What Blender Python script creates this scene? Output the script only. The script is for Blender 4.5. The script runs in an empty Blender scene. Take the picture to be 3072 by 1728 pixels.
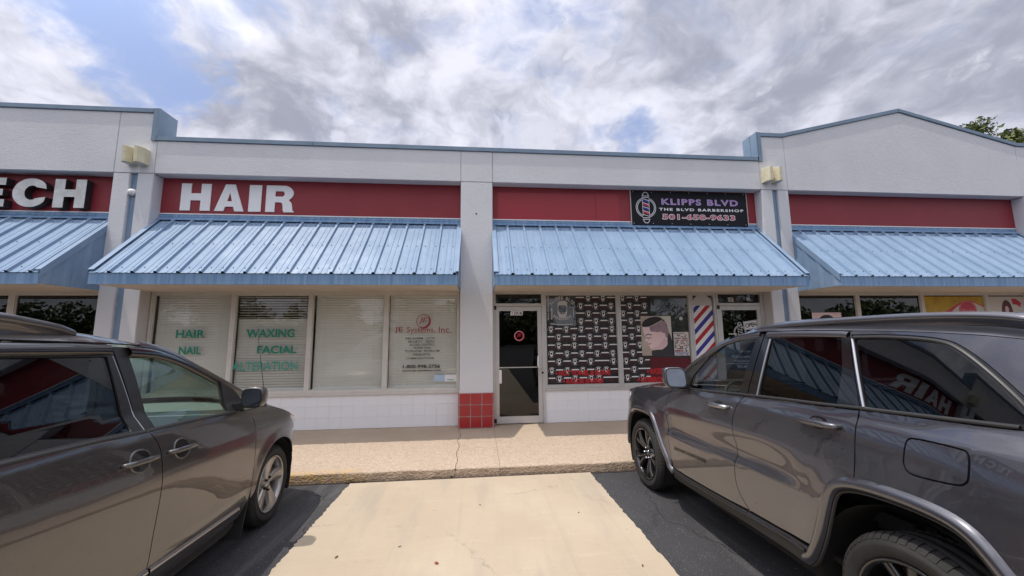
import bpy, bmesh, math, random
import numpy as np
from mathutils import Vector, Matrix, geometry
random.seed(7); rng = np.random.default_rng(7)
R = math.radians
S = bpy.context.scene
COL = S.collection
# ------------------------------------------------------------------ camera, sky, sun, exposure
CAM_D, CAM_H = 6.654, 1.555
cd = bpy.data.cameras.new('camera'); cam = bpy.data.objects.new('camera', cd); COL.objects.link(cam)
cd.sensor_width = 36.0; cd.lens = 1130.0/3072*36; cd.clip_end = 3000; cd.clip_start = 0.02
cam.matrix_world = (Matrix.Translation((0, -CAM_D, CAM_H)) @ Matrix.Rotation(-R(5.15), 4, 'Z')
                    @ Matrix.Rotation(R(90+7.17), 4, 'X') @ Matrix.Rotation(-R(0.544), 4, 'Z'))
S.camera = cam
S.view_settings.view_transform = 'Standard'; S.view_settings.look = 'None'
S.view_settings.gamma = 1; S.view_settings.use_curve_mapping = False
S.view_settings.exposure = 0.58
S.cycles.max_bounces = 10; S.cycles.transparent_max_bounces = 16; S.cycles.glossy_bounces = 5
S.cycles.caustics_reflective = False; S.cycles.caustics_refractive = False
S.cycles.sample_clamp_indirect = 6
SUN = Vector((-0.335, -0.085, 1.0)).normalized()
sl = bpy.data.lights.new('sun', 'SUN'); sl.energy = 2.0; sl.angle = R(0.6); sl.color = (1.0, .93, .84)
so = bpy.data.objects.new('sun', sl); COL.objects.link(so); so.location = (-8, -4, 25)
so.rotation_euler = SUN.to_track_quat('Z', 'Y').to_euler()

class NT:
    """small helper to write node trees"""
    def __init__(s, tree): s.t = tree; s.n = tree.nodes; s.l = tree.links
    def node(s, typ, **kw):
        n = s.n.new(typ)
        for k, v in kw.items(): setattr(n, k, v)
        return n
    def put(s, sock, v):
        if hasattr(v, 'links'): s.l.new(v, sock)
        elif v is not None:
            try: sock.default_value = v
            except Exception: sock.default_value = (*v, 1.0)
    def math(s, op, a, b=None, c=None, clamp=False):
        n = s.node('ShaderNodeMath', operation=op, use_clamp=clamp)
        for i, v in enumerate((a, b, c)):
            if v is not None: s.put(n.inputs[i], v)
        return n.outputs[0]
    def vmath(s, op, a, b=None, out=0):
        n = s.node('ShaderNodeVectorMath', operation=op)
        s.put(n.inputs[0], a)
        if b is not None:
            if op == 'SCALE': s.put(n.inputs[3], b)
            else: s.put(n.inputs[1], b)
        return n.outputs[out]
    def noise(s, vec, scale, detail=4, rough=.55, dist=0., out='Fac'):
        n = s.node('ShaderNodeTexNoise'); s.put(n.inputs['Vector'], vec); s.put(n.inputs['Scale'], scale)
        n.inputs['Detail'].default_value = detail; n.inputs['Roughness'].default_value = rough; n.inputs['Distortion'].default_value = dist
        return n.outputs[out]
    def mapr(s, v, a, b, c=0., d=1., smooth=True):
        n = s.node('ShaderNodeMapRange', interpolation_type='SMOOTHSTEP' if smooth else 'LINEAR'); n.clamp = True
        for i, x in enumerate((v, a, b, c, d)): s.put(n.inputs[i], x)
        return n.outputs[0]
    def mix(s, f, a, b, blend='MIX'):
        n = s.node('ShaderNodeMix', data_type='RGBA', blend_type=blend); n.clamp_factor = True; n.clamp_result = False
        s.put(n.inputs[0], f)
        for i, v in ((6, a), (7, b)):
            if isinstance(v, (tuple, list)) and len(v) == 3: v = (*v, 1.)
            s.put(n.inputs[i], v)
        return n.outputs[2]
    def coord(s, out='Object'):
        return s.node('ShaderNodeTexCoord').outputs[out]
    def mapping(s, vec, scale=(1, 1, 1), loc=(0, 0, 0), rot=(0, 0, 0)):
        n = s.node('ShaderNodeMapping'); s.put(n.inputs[0], vec)
        n.inputs['Scale'].default_value = scale; n.inputs['Location'].default_value = loc; n.inputs['Rotation'].default_value = rot
        return n.outputs[0]

W = bpy.data.worlds.new('World'); S.world = W; W.use_nodes = True
t = NT(W.node_tree); W.node_tree.nodes.clear()
sky = t.node('ShaderNodeTexSky', sky_type='NISHITA'); sky.sun_disc = False
sky.sun_elevation = math.asin(SUN.z); sky.sun_rotation = math.atan2(SUN.x, SUN.y)
sky.altitude = 50; sky.air_density = 1.0; sky.dust_density = 1.2; sky.ozone_density = 1.5
d = t.coord('Generated')
sep = t.node('ShaderNodeSeparateXYZ'); t.l.new(d, sep.inputs[0])
zz = t.math('ADD', t.math('MAXIMUM', sep.outputs[2], 0.0), 0.42)
pv = t.vmath('DIVIDE', d, None); pv_n = pv.node
cmb = t.node('ShaderNodeCombineXYZ')
for i in range(3): t.l.new(zz, cmb.inputs[i])
t.l.new(cmb.outputs[0], pv_n.inputs[1])
warp = t.noise(pv, 2.6, 4, .55, out='Color')
pw = t.vmath('ADD', pv, t.vmath('SCALE', t.vmath('SUBTRACT', warp, (.5, .5, .5)), .30))
big = t.noise(t.mapping(pw, loc=(3.1, 7.4, 1.2)), 2.2, 6, .55)
mid = t.noise(t.mapping(pw, loc=(1.3, 2.2, 0)), 5.5, 9, .6)
fine = t.noise(t.mapping(pw, loc=(8.3, 4.2, 0)), 13.0, 6, .55)
dw = t.vmath('NORMALIZE', t.vmath('ADD', d, t.vmath('SCALE', t.vmath('SUBTRACT', t.noise(pv, 4.2, 8, .62, out='Color'), (.5, .5, .5)), .36)))
def px_dir(px, py):
    v = cam.matrix_world.to_3x3() @ Vector(((px-1536)/1130, -(py-864)/1130, -1)); return v.normalized()
def blob(px, py, r_in, r_out):
    c = t.vmath('DOT_PRODUCT', dw, tuple(px_dir(px, py)), out=1)
    return t.mapr(c, math.cos(R(r_out)), math.cos(R(r_in)))
holes = None
for px, py, a, b, k in ((380, 60, 1, 7.5, .95), (520, 150, 1, 6, 1.0), (450, 230, 0, 5, .7), (1900, 405, 0, 4.0, .52), (1800, 425, 0, 3.0, .4), (1330, 110, 0, 5, .45), (1560, 40, 0, 5, .45), (700, 30, 0, 5, .5),
                        (1500, 90, 1, 7, .42), (1220, 190, 0, 4, .55), (1760, 90, 0, 5, .4), (1640, 230, 0, 4, .35)):
    h = t.math('MULTIPLY', blob(px, py, a, b), k)
    holes = h if holes is None else t.math('MAXIMUM', holes, h)
darks = None
for px, py, a, b, k in ((800, 130, 3, 15, .85), (900, 300, 1, 9, .75), (1180, 330, 0, 8, .5), (1250, 30, 0, 8, .55), (2350, 260, 3, 14, .7), (2900, 240, 4, 16, .85),
                        (2100, 60, 2, 12, .5), (40, 90, 0, 10, .35), (2550, 60, 2, 12, .45)):
    h = t.math('MULTIPLY', blob(px, py, a, b), k)
    darks = h if darks is None else t.math('MAXIMUM', darks, h)
puff = t.noise(t.mapping(pw, loc=(6.1, 3.3, 2)), 6.0, 9, .55)
dens = t.math('ADD', t.math('MULTIPLY', big, .36), t.math('ADD', t.math('MULTIPLY', mid, .40), t.math('MULTIPLY', puff, .24)))
cover = t.mapr(t.math('SUBTRACT', t.math('ADD', dens, t.math('MULTIPLY', t.math('SUBTRACT', fine, .5), .14)), t.math('MULTIPLY', holes, .25)), .25, .50)
s1 = t.noise(t.mapping(pw, loc=(5.5, 1.1, 3)), 3.6, 10, .58)
s2 = t.noise(t.mapping(pw, loc=(2.5, 9.1, 1)), 7.0, 9, .56)
body = t.math('ADD', t.math('MULTIPLY', s1, .55), t.math('ADD', t.math('MULTIPLY', s2, .45), t.math('MULTIPLY', t.math('SUBTRACT', fine, .5), .16)))
shade = t.mapr(t.math('SUBTRACT', body, t.math('MULTIPLY', t.math('SUBTRACT', darks, .30), .14)), .34, .64)
edge = t.mapr(t.math('ADD', puff, t.math('MULTIPLY', t.math('SUBTRACT', holes, darks), .10)), .53, .66)
lit = t.math('MAXIMUM', shade, t.math('MULTIPLY', edge, .70))
cl = t.mix(lit, (2.6, 2.72, 3.35), (6.05, 6.12, 6.95))
blue = t.mix(1.0, sky.outputs[0], (.62, .78, 1.10), 'MULTIPLY')
blue = t.mix(.60, blue, (3.4, 4.0, 5.6))
col = t.mix(cover, blue, cl)
horiz = t.mapr(sep.outputs[2], 0.0, .22, .55, 0.0)
col = t.mix(horiz, col, (6.3, 6.4, 6.9))
aur = t.mapr(t.vmath('DOT_PRODUCT', d, tuple(SUN), out=1), math.cos(R(58)), math.cos(R(4)))   # clouds glow towards the veiled sun
col = t.mix(1.0, col, t.mix(aur, (1., 1., 1.), (2.6, 2.55, 2.4)), 'MULTIPLY')
bg = t.node('ShaderNodeBackground'); t.l.new(col, bg.inputs[0]); bg.inputs[1].default_value = 0.10
ow = t.node('ShaderNodeOutputWorld'); t.l.new(bg.outputs[0], ow.inputs[0])

# ------------------------------------------------------------------ materials
M = {}
def mat(name, base=(.5, .5, .5), rough=.6, metal=0., var=None, vscale=3., bump=0., bscale=60., coat=0., coat_ior=1.5, spec=None, fn=None, bdetail=6, coord='Object'):
    m = bpy.data.materials.new(name); m.use_nodes = True
    nt = NT(m.node_tree); b = m.node_tree.nodes['Principled BSDF']
    nt.b = b; nt.c = nt.coord(coord)
    col = (*base, 1.)
    b.inputs['Base Color'].default_value = col; b.inputs['Roughness'].default_value = rough; b.inputs['Metallic'].default_value = metal
    if coat: b.inputs['Coat Weight'].default_value = coat; b.inputs['Coat IOR'].default_value = coat_ior; b.inputs['Coat Roughness'].default_value = .015
    if spec is not None: b.inputs['Specular IOR Level'].default_value = spec
    if var is not None:
        f = nt.mapr(nt.noise(nt.c, vscale, 6, .6), .3, .7)
        nt.l.new(nt.mix(f, base, var), b.inputs['Base Color'])
    if bump:
        bn = nt.node('ShaderNodeBump'); bn.inputs['Strength'].default_value = 1.; bn.inputs['Distance'].default_value = bump
        nt.l.new(nt.noise(nt.c, bscale, bdetail, .6), bn.inputs['Height']); nt.l.new(bn.outputs[0], b.inputs['Normal'])
    if fn: fn(nt, b)
    M[name] = m; return m
def setcol(nt, b, c): nt.l.new(c, b.inputs['Base Color'])
def bumpfrom(nt, b, h, dist, strength=1.):
    bn = nt.node('ShaderNodeBump'); bn.inputs['Strength'].default_value = strength; bn.inputs['Distance'].default_value = dist
    nt.l.new(h, bn.inputs['Height']); nt.l.new(bn.outputs[0], b.inputs['Normal'])

def f_stucco(nt, b):
    v = nt.mapr(nt.noise(nt.c, 1.3, 5, .6), .25, .75)
    c = nt.mix(v, (.64, .65, .675), (.69, .695, .715))
    st = nt.noise(nt.mapping(nt.c, scale=(5., 5., .35)), 1.6, 6, .65)
    c = nt.mix(nt.math('MULTIPLY', nt.mapr(st, .54, .80, 0, .42), nt.mapr(nt.noise(nt.c, .8, 4, .6), .45, .65)), c, (.48, .475, .48)); bl = nt.noise(nt.c, .55, 5, .6); c = nt.mix(nt.mapr(bl, .5, .7, 0, .22), c, (.52, .52, .53))
    sp = nt.noise(nt.c, 9, 3, .5)
    c = nt.mix(nt.mapr(sp, .70, .78, 0, .25), c, (.74, .73, .73))
    setcol(nt, b, c)
    h = nt.math('ADD', nt.noise(nt.c, 42, 5, .6), nt.math('MULTIPLY', nt.noise(nt.c, 14, 3, .5), .5))
    bumpfrom(nt, b, h, .006)
mat('stucco', rough=.92, fn=f_stucco)
def f_red(nt, b):
    c = nt.mix(nt.mapr(nt.noise(nt.c, .9, 6, .65), .3, .7), (.235, .017, .026), (.275, .024, .034))
    c = nt.mix(nt.mapr(nt.noise(nt.mapping(nt.c, scale=(6, 6, .5)), 1.5, 6, .6), .6, .8, 0, .35), c, (.17, .018, .026))
    setcol(nt, b, c); bumpfrom(nt, b, nt.noise(nt.c, 55, 4, .6), .0035)
mat('red_band', rough=.55, fn=f_red)
mat('red_patch', (.36, .018, .03), .42, var=(.32, .02, .032), vscale=1.3)
mat('red_tile', (.32, .008, .014), .28, var=(.37, .012, .019), vscale=5, bump=.0015, bscale=25, coat=.3)
mat('grout', (.50, .36, .34), .9, var=(.40, .25, .24), vscale=20)
mat('wall_tile', (.84, .85, .88), .5, var=(.87, .875, .90), vscale=4, bump=.003, bscale=30)
mat('tile_joint', (.70, .70, .73), .9)
def f_awn(nt, b, k=1., streak=.32):
    c0 = nt.mix(nt.mapr(nt.noise(nt.c, 1.7, 6, .6), .3, .7), tuple(k*x for x in (.185, .28, .41)), tuple(k*x for x in (.235, .335, .47)))
    s = nt.noise(nt.mapping(nt.c, scale=(14, 1.2, 1.2)), 1., 5, .7)
    c0 = nt.mix(nt.mapr(s, .50, .75, 0, streak), c0, tuple(k*x for x in (.33, .43, .57)))
    s2 = nt.noise(nt.c, 6., 8, .7)
    c0 = nt.mix(nt.mapr(s2, .60, .75, 0, .4), c0, tuple(k*x for x in (.44, .50, .58)))
    rs = nt.noise(nt.c, 38, 3, .6); c0 = nt.mix(nt.mapr(rs, .71, .76, 0, .55), c0, (.17, .13, .11))
    dn = nt.noise(nt.mapping(nt.c, scale=(3, .8, .8)), 1.1, 7, .7); c0 = nt.mix(nt.mapr(dn, .55, .75, 0, .22), c0, (.17, .235, .34))
    setcol(nt, b, c0); bumpfrom(nt, b, nt.noise(nt.c, 3.2, 3, .5), .012)
    nt.l.new(nt.mapr(s2, .3, .7, .42, .58), b.inputs['Roughness'])
mat('awning_blue', rough=.45, metal=0., spec=.35, fn=f_awn)
def f_eave(nt, b):
    a = nt.noise(nt.mapping(nt.c, scale=(22, 1, .6)), 1., 6, .75)
    c0 = nt.mix(nt.mapr(a, .36, .64), (.13, .25, .42), (.235, .365, .54))
    a2 = nt.noise(nt.mapping(nt.c, scale=(60, 1, .8)), 1., 4, .7)
    c0 = nt.mix(nt.mapr(a2, .60, .78, 0, .55), c0, (.46, .56, .68))
    setcol(nt, b, c0)
mat('eave_blue', rough=.45, metal=.15, fn=f_eave)
mat('trim_blue', (.17, .255, .37), .5, var=(.22, .31, .43), vscale=2.5)
mat('coping_blue', (.15, .22, .30), .5, metal=.1, var=(.20, .275, .365), vscale=2.2)
mat('soffit_beige', (.58, .52, .46), .8, var=(.66, .60, .53), vscale=2.4)
mat('frame_white', (.62, .60, .56), .45, var=(.68, .66, .62), vscale=6)
mat('frame_metal', (.56, .555, .55), .38, metal=.3, var=(.62, .61, .60), vscale=5)
mat('dark_rubber', (.012, .012, .013), .6)
mat('white_paint', (.88, .88, .88), .4, var=(.84, .84, .85), vscale=5)
mat('dirty_white', (.74, .74, .72), .5, var=(.55, .55, .52), vscale=7)
mat('letter_side', (.03, .03, .032), .45)
mat('cream', (.72, .67, .48), .5, var=(.62, .56, .37), vscale=9)
mat('black_print', (.008, .008, .010), .35)
mat('sign_black', (.008, .009, .013), .5, var=(.012, .013, .018), vscale=2, spec=.2)
mat('blind', (.84, .84, .80), .5, var=(.80, .80, .75), vscale=3)
mat('interior_dark', (.018, .018, .02), .9)
mat('interior_wall', (.10, .095, .085), .9)
mat('green_vinyl', (.0, .22, .15), .5); mat('green_faded', (.05, .33, .26), .5)
mat('red_print', (.45, .012, .02), .45); mat('dark_red_print', (.30, .018, .035), .5); mat('deep_red_print', (.10, .006, .012), .35)
mat('crimson_print', (.55, .02, .06), .4); mat('white_print', (.80, .80, .82), .5); mat('grey_print', (.56, .57, .60), .5)
mat('blue_print', (.025, .03, .30), .45); mat('plaid_red', (.048, .011, .013), .5); mat('plaid_grey', (.030, .030, .032), .5)
mat('pale_blue_print', (.42, .55, .72), .5); mat('yellow_print', (.62, .40, .02), .5, var=(.42, .25, .02), vscale=4)
mat('purple_print', (.36, .17, .50), .45); mat('lilac_print', (.62, .46, .80), .45); mat('pink_print', (.75, .36, .40), .45)
mat('skin_print', (.82, .60, .60), .5, var=(.86, .67, .67), vscale=5); mat('skin_shade', (.74, .51, .53), .5); mat('hair_print', (.016, .013, .016), .5)
mat('fade_print', (.26, .18, .22), .5, var=(.40, .28, .32), vscale=8); mat('tan_print', (.40, .32, .26), .5, var=(.52, .45, .39), vscale=3); mat('cape_print', (.03, .03, .034), .5)
mat('paper', (.66, .63, .58), .6); mat('brown_print', (.09, .025, .02), .5)
def glass_mat(name, tint, refl=1.0, rough=0.0, ior=1.5, rtint=(1, 1, 1)):
    m = bpy.data.materials.new(name); m.use_nodes = True; nt = NT(m.node_tree); m.node_tree.nodes.clear()
    tr = nt.node('ShaderNodeBsdfTransparent'); tr.inputs[0].default_value = (*tint, 1)
    gl = nt.node('ShaderNodeBsdfGlossy'); gl.inputs['Roughness'].default_value = rough; gl.inputs[0].default_value = (*rtint, 1)
    lw = nt.node('ShaderNodeLayerWeight'); f0 = ((ior-1)/(ior+1))**2     # Schlick, the same from both sides of a thin pane
    fr = nt.math('ADD', nt.math('MULTIPLY', nt.math('POWER', lw.outputs['Facing'], 5.0), 1-f0), f0)
    mx = nt.node('ShaderNodeMixShader'); nt.l.new(nt.math('MULTIPLY', fr, refl, clamp=True), mx.inputs[0])
    nt.l.new(tr.outputs[0], mx.inputs[1]); nt.l.new(gl.outputs[0], mx.inputs[2])
    o = nt.node('ShaderNodeOutputMaterial'); nt.l.new(mx.outputs[0], o.inputs[0]); M[name] = m; return m
glass_mat('shop_glass', (.985, .99, .985), .9)
glass_mat('dark_glass', (.25, .26, .27), 1.2)
glass_mat('car_glass', (.62, .74, .68), 1.5)
glass_mat('privacy_glass', (.035, .038, .045), 1.25)
glass_mat('jeep_front_glass', (.50, .55, .56), 1.7)

# ------------------------------------------------------------------ mesh helpers
class MB:
    def __init__(s): s.v = []; s.f = []; s.m = []; s.sm = []
    def add(s, vs, fs, mi=0, smooth=False):
        o = len(s.v); s.v += [tuple(v) for v in vs]
        for f in fs: s.f.append(tuple(i+o for i in f)); s.m.append(mi); s.sm.append(smooth)
        return s
    def box(s, x0, x1, y0, y1, z0, z1, mi=0, bev=0.):
        if bev > 0:
            b = bev
            def ring(z, k):
                a0, a1, c0, c1 = x0+k, x1-k, y0+k, y1-k
                e = b if k == 0 else b*.4
                return [(a0+e, c0, z), (a1-e, c0, z), (a1, c0+e, z), (a1, c1-e, z), (a1-e, c1, z), (a0+e, c1, z), (a0, c1-e, z), (a0, c0+e, z)]
            rs = [ring(z0, b), ring(z0+b, 0), ring(z1-b, 0), ring(z1, b)]
            vs = sum(rs, []); fs = [tuple(range(7, -1, -1)), tuple(range(24, 32))]
            for k in range(3):
                for i in range(8): j = (i+1) % 8; fs.append((k*8+i, k*8+j, k*8+8+j, k*8+8+i))
            return s.add(vs, fs, mi)
        vs = [(x0, y0, z0), (x1, y0, z0), (x1, y1, z0), (x0, y1, z0), (x0, y0, z1), (x1, y0, z1), (x1, y1, z1), (x0, y1, z1)]
        return s.add(vs, [(0, 3, 2, 1), (4, 5, 6, 7), (0, 1, 5, 4), (1, 2, 6, 5), (2, 3, 7, 6), (3, 0, 4, 7)], mi)
    def hexa(s, a, b, mi=0):      # two quads (4 pts each) -> closed prism
        n = len(a); vs = list(a)+list(b); fs = [tuple(range(n-1, -1, -1)), tuple(range(n, 2*n))]
        fs += [(i, (i+1) % n, n+(i+1) % n, n+i) for i in range(n)]
        return s.add(vs, fs, mi)
    def prism_xz(s, poly, y0, y1, mi=0, mi_side=None):  # polygon in (x,z), extruded y0..y1 (y0 front)
        n = len(poly); area = sum(poly[i][0]*poly[(i+1) % n][1]-poly[(i+1) % n][0]*poly[i][1] for i in range(n))
        if area < 0: poly = poly[::-1]
        tri = geometry.tessellate_polygon([[Vector((p[0], p[1], 0)) for p in poly]])
        fr = []
        for a, b, c in tri:
            pa, pb, pc = poly[a], poly[b], poly[c]
            if (pb[0]-pa[0])*(pc[1]-pa[1])-(pc[0]-pa[0])*(pb[1]-pa[1]) < 0: b, c = c, b
            fr.append((a, b, c))
        vs = [(x, y0, z) for x, z in poly]
        s.add(vs, fr, mi)
        if y1 != y0:
            s.add([(x, y1, z) for x, z in poly], [f[::-1] for f in fr], mi if mi_side is None else mi_side)
            s.add([(x, y0, z) for x, z in poly]+[(x, y1, z) for x, z in poly], [(i+n, (i+1) % n+n, (i+1) % n, i) [::-1] if False else (i, i+n, (i+1) % n+n, (i+1) % n) for i in range(n)], mi if mi_side is None else mi_side)
        return s
    def tube(s, pts, r, n=8, mi=0, cap=True, closed=False, smooth=True):
        pts = [Vector(p) for p in pts]; N = len(pts); rr = r if hasattr(r, '__len__') else [r]*N
        vs = []; up = None
        for i, p in enumerate(pts):
            a = pts[(i-1) % N] if (closed or i > 0) else p; b = pts[(i+1) % N] if (closed or i < N-1) else p
            tg = (b-a).normalized()
            if up is None:
                up = Vector((0, 0, 1)) if abs(tg.z) < .9 else Vector((1, 0, 0))
            sd = tg.cross(up).normalized(); up = sd.cross(tg).normalized()
            for k in range(n):
                an = 2*math.pi*k/n; vs.append(p+rr[i]*(math.cos(an)*sd+math.sin(an)*up))
        fs = []
        for i in range(N if closed else N-1):
            j = (i+1) % N
            for k in range(n): l = (k+1) % n; fs.append((i*n+k, i*n+l, j*n+l, j*n+k))
        if cap and not closed: fs += [tuple(range(n-1, -1, -1)), tuple((N-1)*n+k for k in range(n))]
        return s.add(vs, fs, mi, smooth)
    def lathe(s, prof, n=24, axis='y', c=(0, 0, 0), mi=0, smooth=True, ang=None):  # prof list of (r, h)
        vs = []; k = len(prof)
        for i in range(n):
            a = 2*math.pi*i/n
            for r, h in prof:
                x, y = r*math.cos(a), r*math.sin(a)
                p = {'y': (x, h, y), 'z': (x, y, h), 'x': (h, x, y)}[axis]
                vs.append((p[0]+c[0], p[1]+c[1], p[2]+c[2]))
        fs = []
        for i in range(n):
            j = (i+1) % n
            for q in range(k-1): fs.append((i*k+q, j*k+q, j*k+q+1, i*k+q+1))
        return s.add(vs, fs, mi, smooth)
    def sphere(s, c, rx, ry, rz, n=12, m=8, mi=0):
        vs = []; fs = []
        for i in range(m+1):
            th = math.pi*i/m
            for k in range(n):
                ph = 2*math.pi*k/n; vs.append((c[0]+rx*math.sin(th)*math.cos(ph), c[1]+ry*math.sin(th)*math.sin(ph), c[2]+rz*math.cos(th)))
        for i in range(m):
            for k in range(n): l = (k+1) % n; fs.append((i*n+k, (i+1)*n+k, (i+1)*n+l, i*n+l))
        return s.add(vs, fs, mi, True)
    def mesh(s, name, mats):
        me = bpy.data.meshes.new(name); me.from_pydata(s.v, [], s.f)
        for m in (mats if isinstance(mats, (list, tuple)) else [mats]): me.materials.append(M[m] if isinstance(m, str) else m)
        me.polygons.foreach_set('material_index', s.m); me.polygons.foreach_set('use_smooth', s.sm); me.update()
        return me
def link(name, me, parent=None, loc=(0, 0, 0), rot=(0, 0, 0)):
    o = bpy.data.objects.new(name, me); COL.objects.link(o)
    o.parent = parent; o.location = loc; o.rotation_euler = rot
    return o
def obj(name, mb, mats, parent=None, loc=(0, 0, 0), rot=(0, 0, 0), bevel=0.):
    me = mb.mesh(name, mats)
    if bevel:
        bm = bmesh.new(); bm.from_mesh(me); bmesh.ops.remove_doubles(bm, verts=bm.verts, dist=1e-5)
        bmesh.ops.bevel(bm, geom=list(bm.edges), offset=bevel, segments=2, affect='EDGES', clamp_overlap=True); bm.to_mesh(me); bm.free()
    return link(name, me, parent, loc, rot)
def thing(name, label, cat, loc=(0, 0, 0), rot=(0, 0, 0), group=None):
    o = bpy.data.objects.new(name, None); COL.objects.link(o); o.location = loc; o.rotation_euler = rot
    return tag(o, label, cat, group)
def tag(o, label=None, cat=None, group=None, kind=None):
    for k, v in (('label', label), ('category', cat), ('group', group), ('kind', kind)):
        if v: o[k] = v
    return o
def dup(root, loc=None, label=None, name=None):
    r = root.copy(); COL.objects.link(r)
    if loc is not None: r.location = loc
    if label: r['label'] = label
    for ch in list(root.children):
        c = ch.copy(); COL.objects.link(c); c.parent = r
        for g in ch.children:
            q = g.copy(); COL.objects.link(q); q.parent = c
    return r
_tc = {}
def text_polys(txt, bold=0., shear=0., spacing=1.):
    """text as a flat mesh (verts x,y ; faces), normalised to its own bounding box"""
    key = (txt, bold, shear, spacing)
    if key in _tc: return _tc[key]
    cu = bpy.data.curves.new('t', 'FONT'); cu.body = txt; cu.resolution_u = 3; cu.offset = bold; cu.shear = shear; cu.space_character = spacing
    o = bpy.data.objects.new('t', cu); COL.objects.link(o)
    me = bpy.data.meshes.new_from_object(o.evaluated_get(bpy.context.evaluated_depsgraph_get()))
    vs = np.array([v.co[:2] for v in me.vertices]); fs = [tuple(p.vertices) for p in me.polygons]
    bpy.data.objects.remove(o); bpy.data.curves.remove(cu); bpy.data.meshes.remove(me)
    lo, hi = vs.min(0), vs.max(0); vs = (vs-lo)/(hi-lo)
    _tc[key] = (vs, fs); return _tc[key]
def add_text(mb, txt, x0, x1, z0, z1, y, mi=0, bold=0., shear=0., spacing=1., depth=0.):
    vs, fs = text_polys(txt, bold, shear, spacing)
    P = [(x0+(x1-x0)*a, y, z0+(z1-z0)*b) for a, b in vs]
    mb.add(P, fs, mi)
    return mb
def arc(cx, cz, rx, rz, a0, a1, n):
    return [(cx+rx*math.cos(R(a0+(a1-a0)*i/n)), cz+rz*math.sin(R(a0+(a1-a0)*i/n))) for i in range(n+1)]
def catmull(pts, n=6, closed=False):
    P = [np.array(p, float) for p in pts]; N = len(P); out = []
    rngi = range(N) if closed else range(N-1)
    for i in rngi:
        p0 = P[(i-1) % N] if closed or i > 0 else 2*P[0]-P[1]
        p1, p2 = P[i], P[(i+1) % N]
        p3 = P[(i+2) % N] if closed or i < N-2 else 2*P[-1]-P[-2]
        for k in range(n):
            u = k/n; out.append(tuple(.5*((2*p1)+(-p0+p2)*u+(2*p0-5*p1+4*p2-p3)*u*u+(-p0+3*p1-3*p2+p3)*u**3)))
    if not closed: out.append(tuple(P[-1]))
    return out
# ------------------------------------------------------------------ ground
KY = -1.893
def gz(y): return -.118+.02*min(max(0., KY-y), 14.)
def f_asph(nt, b):
    p = nt.c
    c = nt.mix(nt.mapr(nt.noise(p, .9, 6, .6), .3, .7), (.030, .030, .034), (.050, .050, .054))
    ag = nt.noise(p, 130, 3, .6); c = nt.mix(nt.mapr(ag, .52, .75, 0, .75), c, (.115, .115, .118))
    ag2 = nt.noise(p, 60, 2, .5); c = nt.mix(nt.mapr(ag2, .66, .72, 0, .8), c, (.22, .215, .21))
    wear = nt.noise(nt.mapping(p, scale=(3.2, .22, 1), loc=(2, 1, 0)), 1.4, 6, .62)
    c = nt.mix(nt.mapr(wear, .50, .70, 0, .65), c, (.115, .113, .112))
    vor = nt.node('ShaderNodeTexVoronoi', feature='DISTANCE_TO_EDGE'); vor.inputs['Scale'].default_value = .8
    nt.l.new(nt.vmath('ADD', nt.mapping(p, scale=(1.6, .55, 1), loc=(.4, .3, 0)), nt.vmath('SCALE', nt.noise(p, 4, 5, .7, out='Color'), .28)), vor.inputs['Vector'])
    crack = nt.math('MULTIPLY', nt.mapr(vor.outputs['Distance'], .001, .007, 1, 0), nt.mapr(nt.noise(p, .7, 3, .5), .45, .62))
    c = nt.mix(nt.math('MULTIPLY', crack, .75), c, (.010, .010, .011))
    setcol(nt, b, c)
    h = nt.math('SUBTRACT', nt.math('ADD', nt.noise(p, 95, 4, .65), nt.math('MULTIPLY', nt.noise(p, 12, 3, .5), .6)), crack)
    bumpfrom(nt, b, h, .008)
    nt.l.new(nt.mapr(ag, .3, .7, .95, .7), b.inputs['Roughness'])
mat('asphalt', rough=.9, fn=f_asph)
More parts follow.
